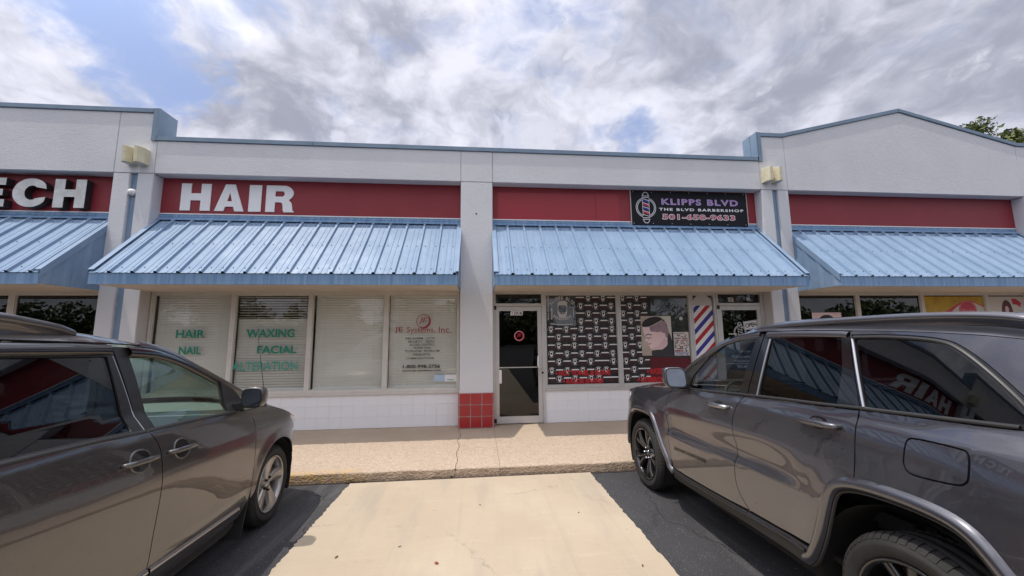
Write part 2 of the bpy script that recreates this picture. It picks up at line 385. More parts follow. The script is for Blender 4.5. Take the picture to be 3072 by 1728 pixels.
def f_pad(nt, b):
    p = nt.c
    c = nt.mix(nt.mapr(nt.noise(p, .8, 6, .6), .3, .7), (.43, .35, .255), (.485, .405, .305))
    c = nt.mix(nt.mapr(nt.noise(nt.mapping(p, scale=(1, 7, 1)), 2.2, 8, .7), .52, .78, 0, .38), c, (.54, .475, .385))
    c = nt.mix(nt.mapr(nt.noise(p, 2.6, 6, .65), .58, .80, 0, .40), c, (.40, .325, .255))
    sp = nt.noise(p, 150, 2, .5); c = nt.mix(nt.mapr(sp, .64, .74, 0, .4), c, (.40, .33, .26))
    st = nt.noise(p, 16, 2, .4); c = nt.mix(nt.mapr(st, .73, .77, 0, .45), c, (.30, .24, .20))
    gr = nt.noise(nt.mapping(p, scale=(2.2, .35, 1), loc=(4, 2, 0)), 1.3, 6, .65); c = nt.mix(nt.mapr(gr, .50, .72, 0, .48), c, (.33, .285, .235))
    ty = nt.noise(nt.mapping(p, scale=(9, .12, 1), loc=(1, 7, 0)), 1.0, 4, .6); c = nt.mix(nt.math('MULTIPLY', nt.mapr(ty, .58, .75, 0, .28), nt.noise(p, 2, 4, .6)), c, (.28, .24, .20))
    oil = nt.noise(nt.mapping(p, loc=(7.7, 3.1, 0)), 3.4, 5, .7); c = nt.mix(nt.mapr(oil, .62, .74, 0, .55), c, (.26, .22, .185))
    vor = nt.node('ShaderNodeTexVoronoi', feature='DISTANCE_TO_EDGE'); vor.inputs['Scale'].default_value = .55
    nt.l.new(nt.vmath('ADD', p, nt.vmath('SCALE', nt.noise(p, 3, 6, .75, out='Color'), .35)), vor.inputs['Vector'])
    c = nt.mix(nt.math('MULTIPLY', nt.mapr(vor.outputs['Distance'], .0008, .0035, 1, 0), nt.mapr(nt.noise(p, .9, 3, .5), .48, .60, 0, .5)), c, (.22, .18, .15))
    setcol(nt, b, c); bumpfrom(nt, b, nt.math('ADD', nt.noise(p, 120, 4, .6), nt.noise(nt.mapping(p, scale=(.5, 16, 1)), 3, 4, .6)), .0026)
mat('pad_concrete', rough=.88, fn=f_pad)
def f_walk(nt, b):
    p = nt.c; sx = nt.node('ShaderNodeSeparateXYZ'); nt.l.new(p, sx.inputs[0])
    c = nt.mix(nt.mapr(nt.noise(p, 1.1, 6, .6), .3, .7), (.43, .335, .245), (.485, .39, .295))
    vor = nt.node('ShaderNodeTexVoronoi'); vor.inputs['Scale'].default_value = 46; nt.l.new(p, vor.inputs['Vector'])
    vs_ = nt.node('ShaderNodeSeparateColor'); nt.l.new(vor.outputs['Color'], vs_.inputs[0]); agg = nt.mix(vs_.outputs[0], (.36, .265, .185), (.60, .49, .375)); agg = nt.mix(nt.math('MULTIPLY', vs_.outputs[1], .5), agg, (.47, .36, .30))
    agg = nt.mix(nt.mapr(nt.noise(p, 150, 2, .5), .60, .68, 0, .75), agg, (.17, .12, .085)); agg = nt.mix(nt.mapr(nt.noise(p, 110, 2, .5), .64, .70, 0, .7), agg, (.72, .66, .58))
    gum = nt.noise(p, 13, 2, .4); c = nt.mix(nt.mapr(gum, .74, .77, 0, .5), c, (.16, .13, .11))
    front = nt.mapr(nt.math('ADD', sx.outputs[1], nt.math('MULTIPLY', nt.math('SUBTRACT', nt.noise(p, 1.5, 4, .5), .5), .5)), -.45, -.75)
    c = nt.mix(nt.math('MULTIPLY', front, .66), c, agg)
    c = nt.mix(nt.mapr(nt.noise(nt.mapping(p, scale=(.5, 2.2, 1)), 2., 6, .6), .55, .78, 0, .5), c, (.42, .345, .27))
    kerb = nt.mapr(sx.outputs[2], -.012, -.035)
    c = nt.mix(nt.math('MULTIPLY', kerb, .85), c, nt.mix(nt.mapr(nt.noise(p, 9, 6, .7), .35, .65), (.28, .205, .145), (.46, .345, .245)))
    yel = nt.math('MULTIPLY', nt.mapr(nt.math('ADD', sx.outputs[0], nt.math('MULTIPLY', nt.noise(p, 6, 5, .7), .5)), -.95, -1.25), nt.mapr(nt.math('ADD', sx.outputs[1], nt.math('MULTIPLY', nt.math('SUBTRACT', nt.noise(p, 14, 5, .7), .5), .22)), -1.76, -1.83))
    c = nt.mix(nt.math('MULTIPLY', yel, nt.mapr(nt.noise(p, 11, 6, .7), .38, .66, .0, .6)), c, (.60, .36, .08))
    setcol(nt, b, c)
    sc = nt.math('ADD', nt.math('MULTIPLY', vor.outputs['Distance'], nt.math('ADD', nt.math('MULTIPLY', front, .9), .06)), nt.math('MULTIPLY', nt.noise(p, 90, 4, .6), .35))
    bumpfrom(nt, b, sc, .008)
mat('walk_concrete', rough=.88, fn=f_walk)
mat('crack_dark', (.035, .028, .022), .95)
mat('soil_dark', (.05, .035, .025), .95, var=(.03, .022, .018), vscale=30)

def sheet(name, x0, x1, y0, y1, m, dz=0., nx=2, ny=40, label=None):
    vs = []; fs = []
    ys = [y0+(y1-y0)*j/ny for j in range(ny+1)]
    for yy in ys:
        for i in range(nx+1): vs.append((x0+(x1-x0)*i/nx, yy, gz(yy)+dz))
    for j in range(ny):
        for i in range(nx): a = j*(nx+1)+i; fs.append((a, a+1, a+nx+2, a+nx+1))
    return obj(name, MB().add(vs, fs), m)
ys = [-900, -200, -60, -25]+[KY-14+k*.5 for k in range(0, 29)]+[-1.0, 60, 900]
vs = []; fs = []; xs = [-900, -60, -20, 0, 20, 60, 900]
for yy in ys:
    for xx in xs: vs.append((xx, yy, gz(yy)))
for j in range(len(ys)-1):
    for i in range(6): a = j*7+i; fs.append((a, a+1, a+8, a+7))
g = tag(obj('asphalt_ground', MB().add(vs, fs), 'asphalt'), 'dark asphalt of the parking lot on both sides of the pale strip', kind='structure')
# pale concrete strip with ragged edges
L = []; Rr = []; N = 300
for i in range(N+1):
    yy = KY-.045-(9.0)*i/N
    L.append((-1.452+.045*(i/N)+random.gauss(0, .005)+.003*math.sin(i*.55), yy)); Rr.append((1.352+.004*math.sin(i*.41+1)+random.gauss(0, .005), yy))
L[0] = (-1.455, KY-.075); L[1] = (-1.45, L[1][1])
vs = []; fs = []
for (a, yy), (b_, y2) in zip(L, Rr):
    for k in range(9): u = k/8; vs.append((a+(b_-a)*u, yy+(y2-yy)*u, gz(yy)+.014))
nn = len(vs)
for i in range(N):
    for k in range(8): a = i*9+k; fs.append((a, a+9, a+10, a+1))
rimL = [(a-.006, yy, gz(yy)-.01) for a, yy in L]; rimR = [(a+.006, yy, gz(yy)-.01) for a, yy in Rr]
mb = MB().add(vs, fs)
for rim, off in ((rimL, 0), (rimR, 8)):
    o = len(mb.v); mb.v += rim
    for i in range(N):
        f = (i*9+off, (i+1)*9+off, o+i+1, o+i); mb.f.append(f if off else f[::-1]); mb.m.append(0); mb.sm.append(False)
o = len(mb.v); mb.v += [(vs[k][0], vs[k][1]+.006, vs[k][2]-.03) for k in range(9)]
for k in range(8): mb.f.append((k, k+1, o+k+1, o+k)); mb.m.append(0); mb.sm.append(False)
tag(obj('concrete_strip', mb, 'pad_concrete'), 'pale tan concrete strip between the two parked cars', kind='structure')
# sidewalk : three slabs meeting at a crack and a joint
walk = tag(bpy.data.objects.new('sidewalk', None), 'tan concrete sidewalk along the shop fronts', kind='structure'); COL.objects.link(walk)
def slab(xa, xb, jagl=False, jagr=False):
    prof = [(.60, -.0)] + [(-.02-(1.80-.02)*k/26, -.004*k/26) for k in range(27)] + [(KY+.035, -.006), (KY+.012, -.012), (KY+.003, -.022), (KY, -.04), (KY-.006, -.085), (KY-.010, -.15)]
    n = max(2, int((xb-xa)/.12)); n = min(n, 160); vs = []; fs = []
    for j, (yy, z) in enumerate(prof):
        for i in range(n+1):
            x = xa+(xb-xa)*i/n
            if jagr and i == n: x += jag(yy)-.004
            if jagl and i == 0: x += jag(yy)+.004
            w_ = 0
            if z < -.01: w_ = .006*math.sin(x*9+3*math.sin(x*3.1))+.004*math.sin(x*31)
            vs.append((x, yy+w_, z+(.003*math.sin(x*7+1.3) if z < -.005 else 0)))
    for j in range(len(prof)-1):
        for i in range(n): a = j*(n+1)+i; fs.append((a, a+n+1, a+n+2, a+1))
    for e in (0, n):
        base = len(vs); col_ = [vs[j*(n+1)+e] for j in range(len(prof))]
        vs += [(x, y, z) for x, y, z in col_]+[(x, y, -.16) for x, y, z in col_]; q = len(prof)
        for j in range(q-1): f = (base+j, base+j+1, base+q+j+1, base+q+j); fs.append(f if e else f[::-1])
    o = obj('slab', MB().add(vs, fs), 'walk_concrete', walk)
    return o
def jag(y): return -.302+.022*(-y)+.012*math.sin(y*11)+.007*math.sin(y*37+1)+.005*math.sin(y*83) + .302 - .302*0
X1 = -.302
def jag(y): return .022*(-y)+.012*math.sin(y*11)+.007*math.sin(y*37+1)+.005*math.sin(y*83)
slab(-26, X1, jagr=True); slab(X1, .262, jagl=True); slab(.266, 26)
cr = MB(); pts = [(-.02-1.87*k/60) for k in range(61)]
cr.add([(X1+jag(y)-.014-.006*random.random(), y, -.0185) for y in pts]+[(X1+jag(y)+.014, y, -.0185) for y in pts], [(k, k+1, 62+k, 61+k) for k in range(60)])
cr.box(.2615, .2665, KY+.02, -.02, -.03, -.0095)
obj('crack', cr, 'crack_dark', walk)
# dirt gap between kerb and the paving
gp = MB(); n = 220
vs = []; fs = []
for i in range(n+1):
    x = -7+14*i/n; vs += [(x, KY-.004, gz(KY)+.007), (x, KY-.022-.016*abs(math.sin(i*.7))-.02*random.random(), gz(KY)+.006)]
for i in range(n): fs.append((2*i, 2*i+1, 2*i+3, 2*i+2))
tag(obj('dirt_line', MB().add(vs, fs), 'soil_dark'), 'dark dirt collected along the foot of the kerb', kind='stuff')

# ------------------------------------------------------------------ building
YW = .22          # window plane
bld = thing('shop_building', 'pale grey stucco strip of shops with red sign bands and blue trim', 'building')
ZF, ZC, ZT = 4.362, 4.949, 5.026      # fascia underside, coping bottom, coping top
PIL = [(-12.0, -11.43), (-6.155, -5.522), (-.321, .256), (5.549, 6.114), (11.46, 12.03), (17.3, 17.9)]
# main masses behind the facade
mb = MB()
mb.box(-26, 26, .34, .36, 3.5, 4.93); mb.box(-26, 26, 11.8, 12, -.1, 4.93); mb.box(-26, -25.8, .36, 11.8, -.1, 4.93); mb.box(25.8, 26, .36, 11.8, -.1, 4.93)
obj('wall', mb, 'stucco', bld)
mb = MB(); mb.box(-25.8, 25.8, .36, 11.8, 4.55, 4.70); obj('roof', mb, 'tile_joint', bld)
mb = MB(); mb.box(-25.8, 25.8, 3.6, 3.7, 0, 4.5); mb.box(-25.8, 25.8, .5, 3.6, 2.75, 2.8); mb.box(-25.8, 25.8, .34, 3.6, -.06, -.015)
for x in (-5.8, -.03, 5.83, 11.7): mb.box(x-.1, x+.1, .35, 3.6, 0, 2.75)
obj('interior_wall', mb, 'interior_wall', bld)
# parapet panels with joints
def gap_panel(name, poly, y1=.335, bev=.006):
    mb = MB().prism_xz(poly, 0, y1); return obj(name, mb, 'stucco', bld, bevel=bev)
J = .004
gap_panel('parapet_panel', [(-11.43+J, ZF), (-6.155-J, ZF), (-6.155-J, 5.453), (-11.43+J, 5.453)])
gap_panel('parapet_panel', [(-5.522+J, ZF), (-.321-J, ZF), (-.321-J, ZC-.002), (-5.522+J, ZC-.002)])
gap_panel('parapet_panel', [(.256+J, ZF), (5.549-J, ZF), (5.549-J, ZC-.002), (.256+J, ZC-.002)])
gap_panel('parapet_panel', [(6.114+J, ZF), (11.46-J, ZF), (11.46-J, 5.476), (8.79, 6.132), (6.114+J, 5.476)])
gap_panel('parapet_panel', [(12.03+J, ZF), (17.3, ZF), (17.3, 5.47), (12.03+J, 5.47)])
gap_panel('parapet_panel', [(-17.3, ZF), (-12-J, ZF), (-12-J, 5.453), (-17.3, 5.453)])
caps = [(-12.0, -11.43, 5.453), (-6.155, -5.522, 5.453), (-.321, .256, ZC-.002), (5.549, 6.114, 5.47), (11.46, 12.03, 5.47)]
for a, b_, zt in caps: gap_panel('pillar_cap', [(a, ZF+.0), (b_, ZF+.0), (b_, zt), (a, zt)])
# coping
def coping(name, pts, h=.077, y0=-.022, y1=.36):
    """metal cap following a polyline (x,z bottom)"""
    mb = MB()
    for (xa, za), (xb, zb) in zip(pts[:-1], pts[1:]):
        mb.hexa([(xa, y0, za), (xb, y0, zb), (xb, y0, zb+h), (xa, y0, za+h)], [(xa, y1, za), (xb, y1, zb), (xb, y1, zb+h), (xa, y1, za+h)])
    return obj(name, mb, 'coping_blue', bld, bevel=.004)
coping('coping', [(-17.3, 5.455), (-8.1, 5.455)]); coping('coping', [(-8.097, 5.455), (-5.62, 5.455)])
coping('coping', [(-5.605, ZC), (-2.95, ZC)]); coping('coping', [(-2.947, ZC), (.68, ZC)]); coping('coping', [(.683, ZC), (3.65, ZC)]); coping('coping', [(3.653, ZC), (5.53, ZC)])
coping('coping', [(5.62, 5.470), (6.09, 5.470)]); coping('coping', [(6.09, 5.470), (8.79, 6.135)]); coping('coping', [(8.793, 6.135), (11.49, 5.475)]); coping('coping', [(11.49, 5.475), (17.3, 5.475)])
mb = MB(); mb.box(-5.612, -5.538, -.026, -.002, ZC-.01, 5.534); mb.box(-5.54, -5.516, -.026, .362, ZC+.078, 5.534); mb.box(-5.546, -5.522, .13, .20, ZC+.078, 5.536)
obj('corner_trim', mb, 'coping_blue', bld)
mb = MB(); mb.box(5.545, 5.620, -.026, -.002, ZC-.01, 5.549); mb.box(5.523, 5.547, -.026, .362, ZC+.078, 5.549); mb.box(5.517, 5.54, .15, .22, ZC+.078, 5.55)
obj('corner_trim', mb, 'coping_blue', bld)
# pillars
tile_v = []
for k in range(3):
    mbt = MB(); mbt.box(-.088, .088, -.010, .01, -.088, .088, bev=.004); tile_v.append(mbt.mesh('red_tile', 'red_tile'))
for pi, (a, b_) in enumerate(PIL[:5]):
    mb = MB(); two = pi in (1, 3)
    if two:
        c0 = a+(b_-a)*.41; c1 = a+(b_-a)*.60
        mb.box(a, c0, 0, .33, .002, ZF-.006); mb.box(c1, b_, 0, .33, .002, ZF-.006); mb.box(c0, c1, .07, .33, .002, ZF-.006)
    else: mb.box(a, b_, 0, .33, .002, ZF-.006)
    p = obj('pillar', mb, 'stucco', bld, bevel=.008)
    if two:
        m2 = MB(); m2.box(c0+.001, c1-.001, .045, .069, .003, ZF-.008); obj('channel_strip', m2, 'trim_blue', p)
    # tiled foot
    w = b_-a; n = 3; tw = w/n
    m3 = MB(); m3.box(a-.008, b_+.008, -.012, .25, .003, .585); obj('tile_bed', m3, 'grout', p)
    for i in range(n):
        for j in range(3):
            link('red_tile', random.choice(tile_v), p, (a+tw*(i+.5)+random.uniform(-.001, .001), -.012-random.uniform(0, .002), .008+.192*(j+.5)), (random.uniform(-.006, .006), 0, random.uniform(-.006, .006)))
    for sx, xx in ((-1, a-.008), (1, b_+.008)):
        for j in range(3): link('red_tile', random.choice(tile_v), p, (xx, .095, .008+.192*(j+.5)), (0, 0, sx*math.pi/2))
# small hole with rust ring on the middle pillar
mb = MB(); mb.lathe([(.0, -.0015), (.016, -.0015), (.017, .002)], 12, 'y', (-.04, -.001, 3.755)); obj('bolt_hole', mb, 'crack_dark', bld)
# red bands
BAY = [(-11.43, -6.155), (-5.522, -.321), (.256, 5.549), (6.114, 11.46), (12.03, 17.3), (-17.3, -12.0)]
for a, b_ in BAY:
    mb = MB(); mb.box(a+.002, b_-.002, .20, .335, 3.45, ZF+.06); obj('sign_band', mb, 'red_band', bld)
# repainted cleaner rectangles on the third band
mb = MB(); mb.box(.36, 2.25, .1955, .1995, 3.72, 4.25); mb.box(2.26, 2.72, .1965, .1995, 3.70, 4.27); obj('paint_patch', mb, 'red_patch', bld)
# ------------------------------------------------------------------ awnings
YE, YT, ZE, ZTOP, ZB = -.85, .19, 2.515, 3.60, 2.338
def awning(xa, xb, x_l=0., x_r=0.):
    aw = bpy.data.objects.new('awning', None); COL.objects.link(aw); aw.parent = bld; aw.location = (0, 0, 0)
    pitch = .3048; h = .035
    nsheet = int(round((xb-xa)/(3*pitch)+.49)); x = xa
    L_ = math.hypot(YT-YE, ZTOP-ZE); ny, nz = -(ZTOP-ZE)/L_, (YT-YE)/L_
    while x < xb-.02:
        xe = min(x+3*pitch, xb)
        prof = []; u = x
        # profile along x : (x, height)
        k = 0
        while True:
            bx = x+k*pitch
            if bx > xe+1e-6: break
            for dx, hh in ((.0, 0), (.092, 0), (.097, .006), (.113, .006), (.118, 0), (.172, 0), (.177, .006), (.193, .006), (.198, 0), (.243, 0), (.257, h), (.287, h), (.301, 0)):
                if bx+dx <= xe+1e-4: prof.append((bx+dx, hh))
            k += 1
            if k >= 3: break
        if prof[-1][0] < xe-1e-4: prof.append((xe, 0))
        nY = 5; vs = []; fs = []
        for j in range(nY+1):
            u_ = j/nY; yy = YT+(YE-.015-YT)*u_; zz_ = ZTOP+(ZE-.017-ZTOP)*u_
            sag = -.003*math.sin(math.pi*u_)+random.uniform(-.0006, .0006)
            for px_, hh in prof: vs.append((px_, yy+ny*(hh+sag), zz_+nz*(hh+sag)))
        n = len(prof)
        for j in range(nY):
            for i in range(n-1): a = j*n+i; fs.append((a, a+n, a+n+1, a+1))
        mb = MB().add(vs, fs)
        obj('roof_panel', mb, 'awning_blue', aw)
        x = xe
    # screws
    mb = MB(); k = 0
    while xa+k*pitch < xb-.1:
        for dx in (.05, .215):
            for u_ in (.93, .08, .5):
                yy = YT+(YE-YT)*u_; zz_ = ZTOP+(ZE-ZTOP)*u_
                if xa+k*pitch+dx < xb: mb.lathe([(.0, .008), (.006, .008), (.007, -.002)], 6, 'z', (xa+k*pitch+dx, yy+ny*.002, zz_+nz*.002), smooth=False)
        k += 1
    tag(obj('screw', mb, 'dark_rubber', aw), kind='stuff')
    # eave face with return lip, end panels, flashing, soffit, foam closures in rib ends
    mb = MB(); mb.box(xa-.006, xb+.006, YE-.004, YE+.004, ZB, ZE-.022); mb.box(xa-.006, xb+.006, YE-.004, YE+.03, ZB-.004, ZB)
    obj('eave_trim', mb, 'eave_blue', aw)
    mb = MB(); k = 0
    while xa+k*pitch+.29 < xb:
        bx = xa+k*pitch; mb.prism_xz([(bx+.245, ZE-.024), (bx+.303, ZE-.024), (bx+.287, ZE+.008), (bx+.262, ZE+.008)], YE+.012, YE+.02); k += 1
    tag(obj('closure_strip', mb, 'dark_rubber', aw), kind='stuff')
    for s_, xx in ((-1, xa), (1, xb)):
        mb = MB(); yb = YW-.03
        tz = lambda y: ZE+(ZTOP-ZE)*(y-YE)/(YT-YE)
        # ribbed cheek: wavy sheet
        n = 24; vs = []; fs = []
        for i in range(n+1):
            y = YE+.006+(yb-YE)*i/n; off = .012*(1 if (i % 6) in (2, 3) else 0)*s_
            vs += [(xx+s_*.003+off, y, ZB+.004+random.uniform(0, .004)), (xx+s_*.003+off, y, tz(y)-.03)]
        for i in range(n): f = (2*i, 2*i+2, 2*i+3, 2*i+1); fs.append(f if s_ > 0 else f[::-1])
        mb.add(vs, fs); obj('end_panel', mb, 'awning_blue', aw)
        mb = MB(); x0, x1 = sorted((xx-s_*.055, xx+s_*.022))
        A = [(x0, YE-.01, ZE-.016), (x1, YE-.01, ZE-.016), (x1, YE-.004, ZE-.075) if s_ > 0 else (x1, YE-.01, ZE-.016)]
        def rk(xl, xh, dz0, dz1):
            q = []
            for y in (YE-.008, YT): q.append([(xl, y, tz(y)+dz0), (xh, y, tz(y)+dz0), (xh, y, tz(y)+dz1), (xl, y, tz(y)+dz1)])
            mb.hexa(q[0], q[1])
        rk(x0, x1, .036, .041); xo = (x1-.004, x1) if s_ > 0 else (x0, x0+.004); rk(xo[0], xo[1], -.085, .036)
        obj('rake_trim', mb, 'awning_blue', aw)
    mb = MB(); mb.box(xa+.004, xb-.004, YE+.005, YW-.02, ZB+.004, ZB+.016); mb.box(xa+.004, xb-.004, YW-.045, YW-.02, ZB+.016, ZB+.15)
    obj('soffit', mb, 'soffit_beige', aw)
    mb = MB(); mb.hexa([(xa, YT-.055, ZTOP-.012), (xb, YT-.055, ZTOP-.012), (xb, YT-.055, ZTOP+.002), (xa, YT-.055, ZTOP+.002)], [(xa, .198, ZTOP+.042), (xb, .198, ZTOP+.042), (xb, .198, ZTOP+.056), (xa, .198, ZTOP+.056)])
    mb.box(xa, xb, .192, .1985, ZTOP+.056, ZTOP+.105); obj('flashing', mb, 'eave_blue', aw)
    mb = MB(); mb.box(xa, xb, .184, .1985, ZTOP+.105, ZTOP+.122); obj('top_trim', mb, 'white_paint', aw)
    return aw
awning(-11.40, -6.165); awning(-5.515, -.328); awning(.264, 5.542); awning(6.124, 11.44); awning(12.04, 17.2); awning(-17.2, -12.01)
# ------------------------------------------------------------------ windows, doors, wall below
HEAD, SILL = 2.316, .655
mb = MB()
for a, b_ in BAY: mb.box(a, b_, YW+.006, .33, HEAD+.03, 3.45)
obj('header', mb, 'soffit_beige', bld)
def bar(mb, x0, x1, z0, z1, y0=YW-.025, y1=YW+.04, mi=0): mb.box(x0, x1, y0, y1, z0, z1, mi)
def window(x0, x1, z0, z1, glass, fmat='frame_white', l=.045, r=.045, t_=.05, b_=.05):
    """outer opening x0..x1; frame ring and pane"""
    mb = MB(); bar(mb, x0, x0+l, z0, z1); bar(mb, x1-r, x1, z0, z1); bar(mb, x0+l, x1-r, z1-t_, z1, YW-.022); bar(mb, x0+l, x1-r, z0, z0+b_, YW-.03)
    # glazing stops
    bar(mb, x0+l, x0+l+.012, z0+b_, z1-t_, YW-.008, YW+.03); bar(mb, x1-r-.012, x1-r, z0+b_, z1-t_, YW-.008, YW+.03)
    bar(mb, x0+l+.012, x1-r-.012, z1-t_-.012, z1-t_, YW-.008, YW+.03); bar(mb, x0+l+.012, x1-r-.012, z0+b_, z0+b_+.012, YW-.008, YW+.03)
    w = obj('window', mb, fmat, bld)
    mb = MB(); mb.box(x0+l+.002, x1-r-.002, YW+.008, YW+.013, z0+b_+.002, z1-t_-.002); obj('pane', mb, glass, w)
    return w
bnd1 = [-5.505, -4.185, -2.915, -1.625, -.336]
for i in range(4): window(bnd1[i]+.001, bnd1[i+1]-.001, SILL-.05, HEAD+.03, 'shop_glass', l=.035, r=.035)
# sill ledge
mb = MB(); mb.box(-5.515, -.33, YW-.04, YW+.05, SILL-.085, SILL-.052); obj('window_sill', mb, 'frame_white', bld)
tv = []
for k in range(4):
    mbt = MB(); mbt.box(-.0985, .0985, -.006, .01, -.0905, .0905, bev=.0015); tv.append(mbt.mesh('wall_tile', 'wall_tile'))
def base_wall(xa, xb, z1):
    mb = MB(); mb.box(xa, xb, YW+.012, YW+.10, 0.0, z1); w = obj('base_wall', mb, 'tile_joint', bld)
    nrow = 3; th = (z1-.004)/nrow; n = int(round((xb-xa)/.2)); tw = (xb-xa)/n
    for j in range(nrow):
        for i in range(n):
            o = link('wall_tile', random.choice(tv), w, (xa+tw*(i+.5), YW+.006-random.uniform(0, .0012), .004+th*(j+.5)), (random.uniform(-.004, .004), 0, random.uniform(-.005, .005)))
            o.scale = ((tw-random.choice((.0008, .0008, .002)))/.197, 1, (th-random.choice((.001, .0022)))/.181)
base_wall(-5.52, -.324, SILL-.086)
# bay 2: door 106, two windows, pole panel, door 107
def door(x0, x1, num, glass_z=(.135, 2.0)):
    mb = MB()   # fixed frame and transom bar
    bar(mb, x0-.045, x0-.002, .006, HEAD+.03); bar(mb, x1+.002, x1+.05, .006, HEAD+.03); bar(mb, x0-.002, x1+.002, HEAD-.01, HEAD+.03); bar(mb, x0-.002, x1+.002, 2.085, 2.135)
    f = obj('door_frame', mb, 'frame_metal', bld)
    mb = MB(); mb.box(x0+.001, x1-.001, YW+.008, YW+.013, 2.136, HEAD-.012); obj('transom_pane', mb, 'dark_glass', f)
    mb = MB(); y0, y1 = YW-.018, YW+.028
    mb.box(x0+.002, x0+.062, y0, y1, .016, 2.078); mb.box(x1-.075, x1-.002, y0, y1, .016, 2.078); mb.box(x0+.062, x1-.075, y0, y1, 2.0, 2.078); mb.box(x0+.062, x1-.075, y0, y1, .016, .135)
    dr = obj('door', mb, 'frame_metal', bld)
    mb = MB(); mb.box(x0+.063, x1-.076, YW+.002, YW+.008, .136, 1.999); obj('door_glass', mb, 'dark_glass', dr)
    mb = MB(); mb.box(x0+.063, x1-.076, YW-.006, YW+.001, .975, .990); obj('push_bar', mb, 'frame_metal', dr)
    mb = MB(); hx = x1-.055
    mb.tube([(hx, YW-.02, 1.20), (hx, YW-.065, 1.20), (hx-.03, YW-.085, 1.17), (hx-.035, YW-.085, 1.02), (hx, YW-.065, .97), (hx, YW-.02, .97)], .013, 8); obj('pull_handle', mb, 'white_paint', dr)
    mb = MB()
    for z in (2.02, .03): mb.box(x0-.03, x0+.012, YW-.04, YW-.018, z, z+.07)
    obj('pivot', mb, 'dark_rubber', dr)
    return dr
d106 = door(.315, 1.155, '106'); d107 = door(4.60, 5.46, '107')
mb = MB(); mb.box(.365, .418, YW-.035, YW-.018, .705, .945, bev=.008); obj('door_plate', mb, 'white_paint', d106)
mb = MB(); bar(mb, .26, .27, .006, HEAD+.03); bar(mb, 5.512, 5.545, .006, HEAD+.03); obj('door_jamb', mb, 'frame_metal', bld)
window(1.207, 2.618, SILL-.05, HEAD+.03, 'shop_glass', 'frame_metal', l=.03, r=.035)
window(2.622, 4.038, SILL-.05, HEAD+.03, 'shop_glass', 'frame_metal', l=.035, r=.035)
window(4.042, 4.548, SILL-.05, HEAD+.03, 'shop_glass', 'frame_metal', l=.045, r=.035)
mb = MB(); mb.box(1.21, 4.55, YW-.04, YW+.05, SILL-.085, SILL-.052); obj('window_sill', mb, 'frame_metal', bld)
base_wall(1.208, 4.552, SILL-.086)
# bay 3 and outer bays
for a in (6.114, 12.03):
    e = [6.15+a-6.114, 7.55+a-6.114, 8.985+a-6.114, 10.465+a-6.114, 11.44+a-6.114]
    for i in range(4): window(e[i]+.001, e[i+1]-.001, SILL-.05, HEAD+.03, 'dark_glass', l=.04, r=.04)
    base_wall(a+.006, a+5.33, SILL-.086)
for a, e in ((-11.43, [-11.40, -10.1, -8.9, -7.62, -6.17]), (-17.3, [-17.25, -15.9, -14.6, -13.3, -12.02])):
    for i in range(4): window(e[i]+.001, e[i+1]-.001, SILL-.05, HEAD+.03, 'dark_glass', l=.05, r=.05)
    base_wall(a+.006, e[-1]+.01, SILL-.086)
# ------------------------------------------------------------------ blinds
def blind(x0, x1, tilt, label, top=HEAD-.035, pitch=.0445, bottom=None, droop=0.):
    b = thing('window_blind', label, 'blinds', ((x0+x1)/2, YW+.07, top), group='venetian blinds in the left shop')
    w = x1-x0
    mb = MB(); mb.box(-w/2, w/2, -.02, .02, 0, .03); obj('head_rail', mb, 'blind', b)
    mb = MB(); hw = .0255; n = 4; vs = []; fs = []
    for i in range(n+1):
        u = -hw+2*hw*i/n; c = .004*(1-(u/hw)**2); vs += [(-w/2, u, c), (w/2, u, c)]
    for i in range(n): fs.append((2*i, 2*i+1, 2*i+3, 2*i+2))
    me = MB().add(vs, fs, smooth=True).mesh('slat', 'blind')
    k = 0; z = -.028; end = (SILL+.005 if bottom is None else bottom)-top
    while z > end:
        tl = tilt(k) if callable(tilt) else tilt
        link('slat', me, b, (random.uniform(-.002, .002), 0, z), (tl+random.uniform(-.02, .02), random.uniform(-.0012, .0012)+droop*(z < end+.30)*.5, 0)); z -= pitch; k += 1
    mb = MB(); mb.box(-w/2, w/2, -.02, .02, z+.012, z+.028); obj('bottom_rail', mb, 'blind', b)
    mb = MB()
    for fx in (-.36, .36): mb.box(fx*w-.0015, fx*w+.0015, -.0275, -.0265, z+.03, 0)
    obj('ladder_cord', mb, 'frame_white', b)
    return b
blind(-5.445, -4.235, R(-64), 'white blind closed behind the green HAIR NAIL lettering')
blind(-4.135, -2.965, lambda k: R(-20) if k < 9 else R(-58), 'white blind half open behind the green WAXING FACIAL ALTERATION lettering')
blind(-2.85, -1.675, R(-68), 'cream blind closed in the window without any lettering')
blind(-1.575, -.375, R(-65), 'cream blind closed behind the red and black company lettering')
